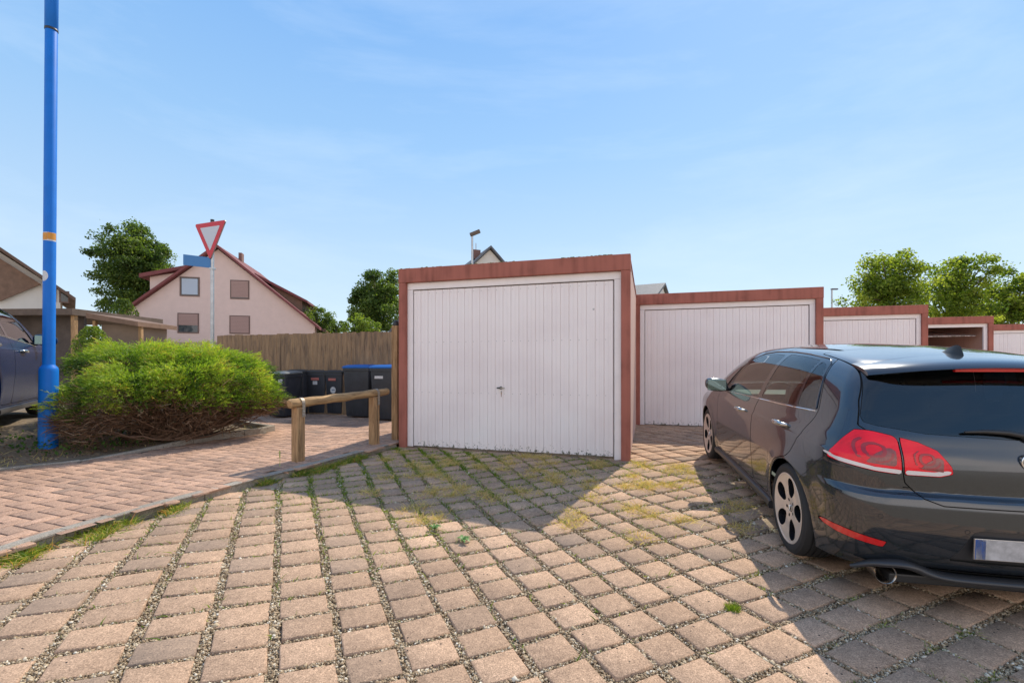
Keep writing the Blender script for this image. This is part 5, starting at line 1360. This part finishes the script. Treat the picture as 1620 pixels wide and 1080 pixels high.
def garage_grass():
    # weeds thicken towards the near garage's door and its left corner
    N = 520000; X = RNG.uniform(-3.0, 3.4, N); Y = RNG.uniform(2.2, 7.0, N)
    g = (X-G1R[0])*U[0]+(Y-G1R[1])*U[1]; h = -((X-G1R[0])*NN[0]+(Y-G1R[1])*NN[1])
    den = np.exp(-((np.maximum(h, 0)-.0)/2.1)**2)*(.18+.82*sstep(-g, -.6, 2.6))*sstep(-g, -1.6, .0)
    nz = .5+.5*np.sin(X*3.1+1)*np.cos(Y*2.7)+.25*np.sin(X*8)*np.sin(Y*9+1)
    kk = (RNG.random(N) < den*np.clip(nz, .12, 1)*1.3) & on_drive(X, Y, .0) & joint_mask(X, Y) & (h > .0)
    X, Y = X[kk], Y[kk]; n = len(X)
    blades(n, X, Y, T(X, Y)-.02, .02, .075, M['grass'], "joint_grass", "short green grass growing in the paver joints before the near garage", .0055, .7, .1, .72)
    # straw tufts
    K = 130; cx = RNG.uniform(-1.8, 2.2, K); cy = RNG.uniform(3.0, 6.4, K); g = (cx-G1R[0])*U[0]+(cy-G1R[1])*U[1]; h = -((cx-G1R[0])*NN[0]+(cy-G1R[1])*NN[1])
    ok = (h > .05) & (h < 2.5) & (RNG.random(K) < np.exp(-(h/1.7)**2)+.25); cx, cy = cx[ok], cy[ok]
    X, Y = clumped(15000, len(cx), .055, cx, cy); ok = on_drive(X, Y) ; X, Y = X[ok], Y[ok]
    blades(len(X), X, Y, T(X, Y)-.015, .03, .12, M['straw'], "dry_grass", "straw coloured dry grass lying over the pavers before the near garage", .0045, 1.2, .3, 1)
garage_grass()
def scattered():
    # thin yellowish moss and grass all over the right part of the drive
    N = 230000; D_ = 1.2+RNG.random(N)**1.4*6.5; X = (RNG.random(N)*2-1)*1.15*D_; 
    c, r = lat(X, D_); w = .10+.9*sstep(c, 5, 11)*(.45+.55*np.sin(X*2.3+1.7)*np.cos(D_*2.1)) + .25*(np.sin(X*5)*np.sin(D_*4.2) > .55)
    kk = (RNG.random(N) < np.clip(w, .06, 1)*.55) & joint_mask(X, D_) & on_drive(X, D_, .02) & (poly_sd(X, D_, [(1.9, 1.6), (4.3, 1.4), (4.7, 7.2), (2.3, 6.4)]) > 0)
    X, D_ = X[kk], D_[kk]; blades(len(X), X, D_, T(X, D_)-.022, .008, .030, M['straw'], "joint_moss", "sparse yellowish grass and moss in the open joints", .0035, .9, 0, .9)
    K = 46; th = RNG.random(K); cy = 1.3+th*2.2; cx = RNG.uniform(.6, 1.35, K)*cy*.8; X, Y = clumped(9000, K, .03, cx, cy)
    ok = on_drive(X, Y) & joint_mask(X, Y); X, Y = X[ok], Y[ok]
    blades(len(X), X, Y, T(X, Y)-.02, .015, .055, M['grass'], "joint_tufts", "small tufts of grass in the joints behind the grey car", .0032, .8, 0, .9)
scattered()
def tuft(px, py, r, h, n, label, mt, name="grass_tuft", cat="grass tuft"):
    x, y = gp(px, py); a = RNG.random(n)*6.28; q = RNG.random(n)**.7*r
    P = np.stack([q*np.cos(a), q*np.sin(a), np.zeros(n)], 1); D_ = np.stack([np.cos(a)*.7*q/r, np.sin(a)*.7*q/r, np.ones(n)], 1)+RNG.normal(0, .25, (n, 3)); D_ /= np.linalg.norm(D_, axis=1)[:, None]
    Ln = RNG.uniform(.6, 1.1, n)*h; o = strips(name, P, D_, Ln, np.full(n, .003), mt, np.clip(RNG.normal(.42, .2, n), 0, 1), None, RNG.normal(0, .15, (n, 3))*h)
    o.location = (x, y, float(T(x, y))-.01); tag(o, label, cat); return o
tuft(1160, 962, .036, .038, 420, "bright green mossy grass tuft standing alone on the sunlit pavers", M['grass'])
tuft(1122, 776, .03, .03, 120, "tiny green tuft beside the car's shadow near the front wheel", M['grass'])
def rosette(px, py, s, label):
    x, y = gp(px, py); mb = MB()
    t = MB()
    for k in range(11):
        a = k*2.4+random.random()*.4; L_ = s*random.uniform(.6, 1); w = L_*.16; q = []
        for i in range(5):
            u = i/4; z = .03*math.sin(u*2.6)+.006*k/11; ww = w*math.sin(math.pi*min(.97, u*.85+.12)); c = (math.cos(a)*L_*u, math.sin(a)*L_*u, z)
            q += [(c[0]-math.sin(a)*ww, c[1]+math.cos(a)*ww, c[2]+.004), (c[0]+math.sin(a)*ww, c[1]-math.cos(a)*ww, c[2]+.004)]
        t.add(q, [(2*i, 2*i+1, 2*i+3, 2*i+2) for i in range(4)])
    o = t.build("weed", mat("dandelion_leaf", (.09, .20, .03), .5, var=(30, .3)) if "dandelion_leaf" not in bpy.data.materials else bpy.data.materials["dandelion_leaf"], None, fix=False); o.location = (x, y, float(T(x, y))); tag(o, label, "weed")
rosette(733, 857, .085, "flat rosette weed in a sunlit joint just outside the garage's shadow")
rosette(688, 838, .075, "rosette weed among yellow grass, left of the other rosette")
# seeding stalk beside the kerb
x, y = gp(438, 745, .04); m = MB(); m.tube([(0, 0, -.03), (.004, 0, .07), (.0, .003, .15)], [.003, .0025, .002], 6)
for i in range(16): a = i*2.4; m.tube([(0, .003, .10+i*.005), (math.cos(a)*.013, .003+math.sin(a)*.013, .112+i*.005)], [.004, .001], 5)
o = m.build("seeding_weed", mat("seed_stalk", (.30, .40, .06), .6)); o.location = (x-.02, y+.1, float(zpath(x, y))); tag(o, "thin upright yellow green seed stalk growing out of the kerb joint", "weed")
def bed_plants():
    n = 7000; x = RNG.uniform(-12, -4.1, n); y = RNG.uniform(3.0, 8.0, n); sd = poly_sd(x, y, BK+[(-30, 11.6), (-30, 2.9)])
    w = np.where(x < -5.6, 1, .25)*np.exp(-np.abs(sd+.25)/.5); ok = (sd < -.05) & (RNG.random(n) < w); x, y = x[ok], y[ok]
    blades(len(x), x, y, zbed(x, y)-.01, .04, .17, M['straw'], "bed_grass", "dry grass and moss on the verge around the lamp post", .005, .9, 0, .8)
    n = 2600; x = RNG.uniform(-6.4, -4.3, n); y = RNG.uniform(5.4, 7.4, n); sd = poly_sd(x, y, BK+[(-30, 11.6), (-30, 2.9)]); ok = (sd < -.10) & (sd > -.9) & (RNG.random(n) < .7); x, y = x[ok], y[ok]; n = len(x)
    o = leaves("leaf_litter", np.stack([x, y, zbed(x, y)+.012], 1), RNG.uniform(.01, .028, n), M['twig'], RNG.random(n), None, rand_dirs(n, 2.0)); tag(o, "brown leaf litter on the soil under the juniper", "leaf litter", kind='stuff')
    n = 1100; x = RNG.uniform(-6.6, -4.8, n); y = RNG.uniform(5.6, 7.2, n); sd = poly_sd(x, y, BK+[(-30, 11.6), (-30, 2.9)]); ok = (sd < -.35) & (sd > -1.1); x, y = x[ok], y[ok]; n = len(x)
    o = leaves("ground_ivy", np.stack([x, y, zbed(x, y)+.02+RNG.random(n)*.10], 1), RNG.uniform(.02, .045, n), M['weed'], RNG.random(n)*.7, None); tag(o, "dark green creeping plants on the shaded soil below the juniper", "ground cover", kind='stuff')
bed_plants()

# ------------------------------------------------------------ buildings
M['pink'] = mat("pink_render", (.70, .54, .49), .9, var=(2.5, .06)); M['roofred'] = mat("dark_red_tiles", (.20, .055, .055), .75, var=(2, .2)); M['roofbrown'] = mat("brown_roof_tiles", (.16, .10, .075), .85, var=(2, .2))
M['roofgrey'] = mat("grey_roof_tiles", (.12, .125, .14), .7, var=(2, .2)); M['cream'] = mat("pale_render", (.66, .63, .58), .9, var=(2, .05)); M['winglass'] = mat("window_glass", (.05, .06, .07), .08, coat=.5)
M['shutter'] = mat("pinkish_shutter", (.40, .26, .23), .7); M['winframe'] = mat("brown_window_frame", (.16, .10, .085), .6); M['brickch'] = mat("chimney_brick", (.22, .12, .10), .9, var=(10, .3)); M['palewood'] = mat("brown_cladding", (.20, .12, .08), .8, var=(4, .3))
def tile_bump(m, sc=5.0):
    nt, p = nodes(m); co = nt.nodes.new("ShaderNodeTexCoord"); w = nt.nodes.new("ShaderNodeTexBrick"); w.inputs["Scale"].default_value = sc; w.inputs["Mortar Size"].default_value = .03
    nt.links.new(co.outputs["Object"], w.inputs["Vector"]); b = nt.nodes.new("ShaderNodeBump"); b.inputs["Strength"].default_value = .5; b.inputs["Distance"].default_value = .03
    nt.links.new(w.outputs["Fac"], b.inputs["Height"]); b.invert = True; nt.links.new(b.outputs[0], p.inputs["Normal"])
for k in ('roofred', 'roofbrown', 'roofgrey'): tile_bump(M[k])
def gable_house(label, loc, rz, w, eave, apex, depth, wall, roof, windows=(), ov=.35, th=.18, name="house", win=None, off=0.0):
    """gable end faces local -y, centred on x=off; windows=(x, z, w, h, kind)"""
    t = thing(name, label, "house", loc, rz)
    MB().prism([(-w/2, -.5), (w/2, -.5), (w/2, eave), (off, apex-.1), (-w/2, eave)], 0, depth, 'y').build("wall", wall, t)
    r = MB()
    for s in (-1, 1):
        ex = s*(w/2); sl = (apex-eave)/(abs(ex-off)); ox = ex+s*ov; oz = eave-sl*ov
        r.prism([(off, apex), (ox, oz), (ox, oz+th), (off, apex+th)], -ov, depth+ov, 'y')
    ro = r.build("roof", roof, t)
    for (x, z, ww, hh, kind) in windows:
        f = MB(); b = .07
        f.box(x-ww/2-b, x+ww/2+b, -.03, -.002, z-hh/2-b, z-hh/2); f.box(x-ww/2-b, x+ww/2+b, -.03, -.002, z+hh/2, z+hh/2+b)
        f.box(x-ww/2-b, x-ww/2, -.03, -.002, z-hh/2, z+hh/2); f.box(x+ww/2, x+ww/2+b, -.03, -.002, z-hh/2, z+hh/2)
        fo = f.build("window", M['winframe'], t)
        MB().box(x-ww/2, x+ww/2, -.012, -.004, z-hh/2, z+hh/2).build("pane", M['winglass'], fo)
        if kind == 'w': MB().box(x-ww/2+.05, x+ww/2-.05, -.02, -.0125, z-hh/2+.06, z+hh/2-.05).build("blind", mat("pale_blind", (.45, .52, .62), .6) if "pale_blind" not in bpy.data.materials else bpy.data.materials["pale_blind"], fo)
        if kind in 'sh':
            k = 1.0 if kind == 's' else .62
            sh = MB(); n = int(hh*k/.09)
            for i in range(n): sh.box(x-ww/2, x+ww/2, -.045, -.0125, z+hh/2-(i+1)*.09+.008, z+hh/2-i*.09)
            sh.build("roller_shutter", M['shutter'], fo)
    return t, ro
D = 30.0; k = D/720
zA = zat(392, D); w_ = (510-196)*k; cxp = 346
t, ro = gable_house("pink house with steep dark red roof behind the give way sign", (at(cxp, D), D, 0), math.radians(14), w_*.90, zat(512, D), zA, 9, M['pink'], M['roofred'],
   [((306-cxp)*k, zat(455, D), 24*k, 27*k, 'w'), ((376-cxp)*k, zat(457, D), 24*k, 27*k, 's'), ((304-cxp)*k, zat(512, D), 26*k, 28*k, 'h'), ((376-cxp)*k, zat(513, D), 26*k, 26*k, 's')], off=(345-cxp)*k)
dm = MB(); x0, x1 = (238-cxp)*k, (300-cxp)*k; dm.prism([(x0+.35, zat(492, D)), (x1, zat(492, D)), (x1+.6, zat(424, D)), (x0+.35, zat(440, D))], .55, 6, 'y'); dmo = dm.build("dormer", M['pink'], t)
MB().prism([(x0-.1, zat(443, D)), (x1+1.2, zat(417, D)), (x1+1.2, zat(413, D)), (x0-.1, zat(437, D))], .2, 6.3, 'y').build("dormer_roof", M['roofred'], dmo)
dm = MB(); x0, x1 = (415-cxp)*k, (470-cxp)*k; dm.prism([(x0, zat(500, D)), (x1-.3, zat(500, D)), (x1-.3, zat(466, D)), (x0, zat(440, D))], 1.2, 7, 'y'); dmo = dm.build("dormer", M['palewood'], t)
MB().prism([(x0-1.0, zat(430, D)), (x1+.1, zat(472, D)), (x1+.1, zat(468, D)), (x0-1.0, zat(425, D))], .9, 7.3, 'y').build("dormer_roof", M['roofred'], dmo)
MB().box((352-cxp)*k, (357-cxp)*k, 3, 3.5, zA-.3, zA+.42).build("chimney", M['brickch'], ro)
# half-hidden house at the far left
D = 26.0; k = D/720; cxp = -56
t, ro = gable_house("white house with brown roof cut by the left edge of the photo", (at(cxp, D), D, 0), math.radians(44), 215*k, zat(449, D), zat(360, D), 9, M['cream'], M['roofbrown'],
   [((40-cxp)*k*1.0, zat(456, D), 9*k, 19*k, 'n'), ((60-cxp)*k*.97, zat(458, D), 9*k, 17*k, 'n')], ov=.7)
MB().prism([((-75)*k, zat(470, D)), ((38)*k, zat(473, D)), ((84)*k, zat(440, D)), (0, zat(374, D)), (-75*k, zat(430, D))], -.25, -.04, 'y').build("gable_cladding", M['palewood'], t)
D = 36.0; k = D/720; cxp = 775
t, ro = gable_house("pale gabled house showing only its peak above the near garage", (at(cxp, D), D, 0), math.radians(22), 130*k, zat(458, D), zat(393, D), 9, M['cream'], M['roofgrey'], ov=.3)
MB().box(-.95, -.35, 1.3, 1.9, zat(405, D), zat(397, D)+.35).build("chimney", M['brickch'], ro)
MB().tube([(-.65, 1.6, zat(397, D)+.3), (-.65, 1.6, zat(386, D)+.4)], .04, 6).build("flue", M['steel'], ro)
D = 37.0; k = D/720; cxp = 1050
t, ro = gable_house("grey roofed house with chimney showing above the second garage", (at(cxp, D)-.1, D, 0), math.radians(62), 7, zat(478, D), zat(449, D)-.1, 6.0, M['cream'], M['roofgrey'], ov=.25)
MB().box(-.2, .4, 3.7, 4.3, zat(458, D), zat(445, D)).build("chimney", M['roofgrey'], ro)
D = 26.0; k = D/720
t, ro = gable_house("small grey roofed house behind the board fence beside the garage's left edge", (at(640, D), D, 0), math.radians(-50), 5, zat(540, D), zat(505, D), 5.5, M['cream'], M['roofgrey'], ov=.25)
MB().box(-1.5, -1.0, 1.4, 1.9, zat(520, D), zat(495, D)).build("chimney", M['roofgrey'], ro)
# flat-roofed carport and shed behind the juniper
D = 17.5; k = D/720
t = thing("carport", "low flat roofed brown carport behind the blue lamp post", "carport", (at(70, D), D, 0), math.radians(-3))
MB().box(-4.5, 1.35, -.2, 4, zat(499, D), zat(489, D)).build("roof", mat('carport_fascia', (.12, .085, .065), .85, var=(4, .3)), t)
MB().box(-4.4, 1.2, .4, .5, -.5, zat(497, D)).build("wall", mat("dark_cladding", (.085, .065, .055), .85, var=(3, .3)), t)
for x in (-4.2, -1.4, 1.2): MB().box(x-.07, x+.07, -.05, .09, -.5, zat(498, D)).build("post", M['wood'], t)
D = 16.5; k = D/720
t = thing("garden_shed", "low shed with sloping brown roof between the carport and the pink house", "shed", (at(196, D), D, 0), 0)
MB().prism([(-1.1, zat(496, D)), (.75, zat(510, D)), (.75, zat(517, D)), (-1.1, zat(504, D))], -.3, 1.6, 'y').build("roof", M['palewood'], t)
MB().box(-.9, .5, .1, 1.4, -.5, zat(513, D)).build("wall", mat("shed_wall", (.22, .16, .12), .85, var=(3, .15)), t)
for x in (-1.0, .66): MB().box(x-.05, x+.05, -.1, 0, -.5, zat(512, D)+.1*(x < 0)).build("post", M['wood'], t)
# garden wall below the pink house
w = MB().box(-4.2, 2.8, 0, .2, -.5, zat(541, 24)).build("garden_wall", mat("sandy_wall", (.40, .31, .24), .9, var=(2, .1))); w.location = (at(330, 24), 24, 0); tag(w, "low sandy garden wall in front of the pink house", "wall")
# distant street lamps
D = 22.0; t = thing("street_lamp", "grey street lamp rising behind the near garage, left of the gable peak", "street lamp", (at(747, D), D, 0), 0)
zt = zat(374, D); MB().lathe([(.075, -.2), (.05, zt)], n=12).build("pole", M['steel'], t, smooth=50)
b = MB(); b.box(-.10, .42, -.12, .12, -.05, .10, .03); b.xf(Matrix.Translation((.0, 0, zt+.08)) @ Matrix.Rotation(math.radians(-22), 4, 'Y')); b.build("lamp_head", mat("bronze_lamp_head", (.12, .09, .07), .5), t, smooth=40)
D = 36.0; t = thing("street_lamp", "thin distant street lamp with a short arm right of the second garage", "street lamp", (at(1316, D), D, 0), 0)
zt = zat(458, D); MB().lathe([(.08, -.2), (.06, zt)], n=12).build("pole", M['steel'], t, smooth=50)
MB().box(-.05, .45, -.1, .1, zt-.02, zt+.09, .03).build("lamp_head", mat("dark_lamp_head", (.10, .10, .11), .5), t, smooth=40)
# far ring of trees closing the horizon
def far_wood():
    n = 9000; a = RNG.uniform(-1.15, 1.15, n); R = 190+RNG.normal(0, 12, n); x = np.sin(a)*R; y = np.cos(a)*R
    hh = 5.5+1.5*np.sin(a*23)+1.2*np.sin(a*51+1)+.8*np.sin(a*97); z = RNG.random(n)**.8*hh
    o = leaves("far_woodland", np.stack([x, y, z], 1), RNG.uniform(2.0, 3.6, n), M['leafA'], np.clip(RNG.normal(.5, .2, n), 0, 1), None); tag(o, "low line of distant trees on the horizon", "woodland", kind='stuff')
far_wood()
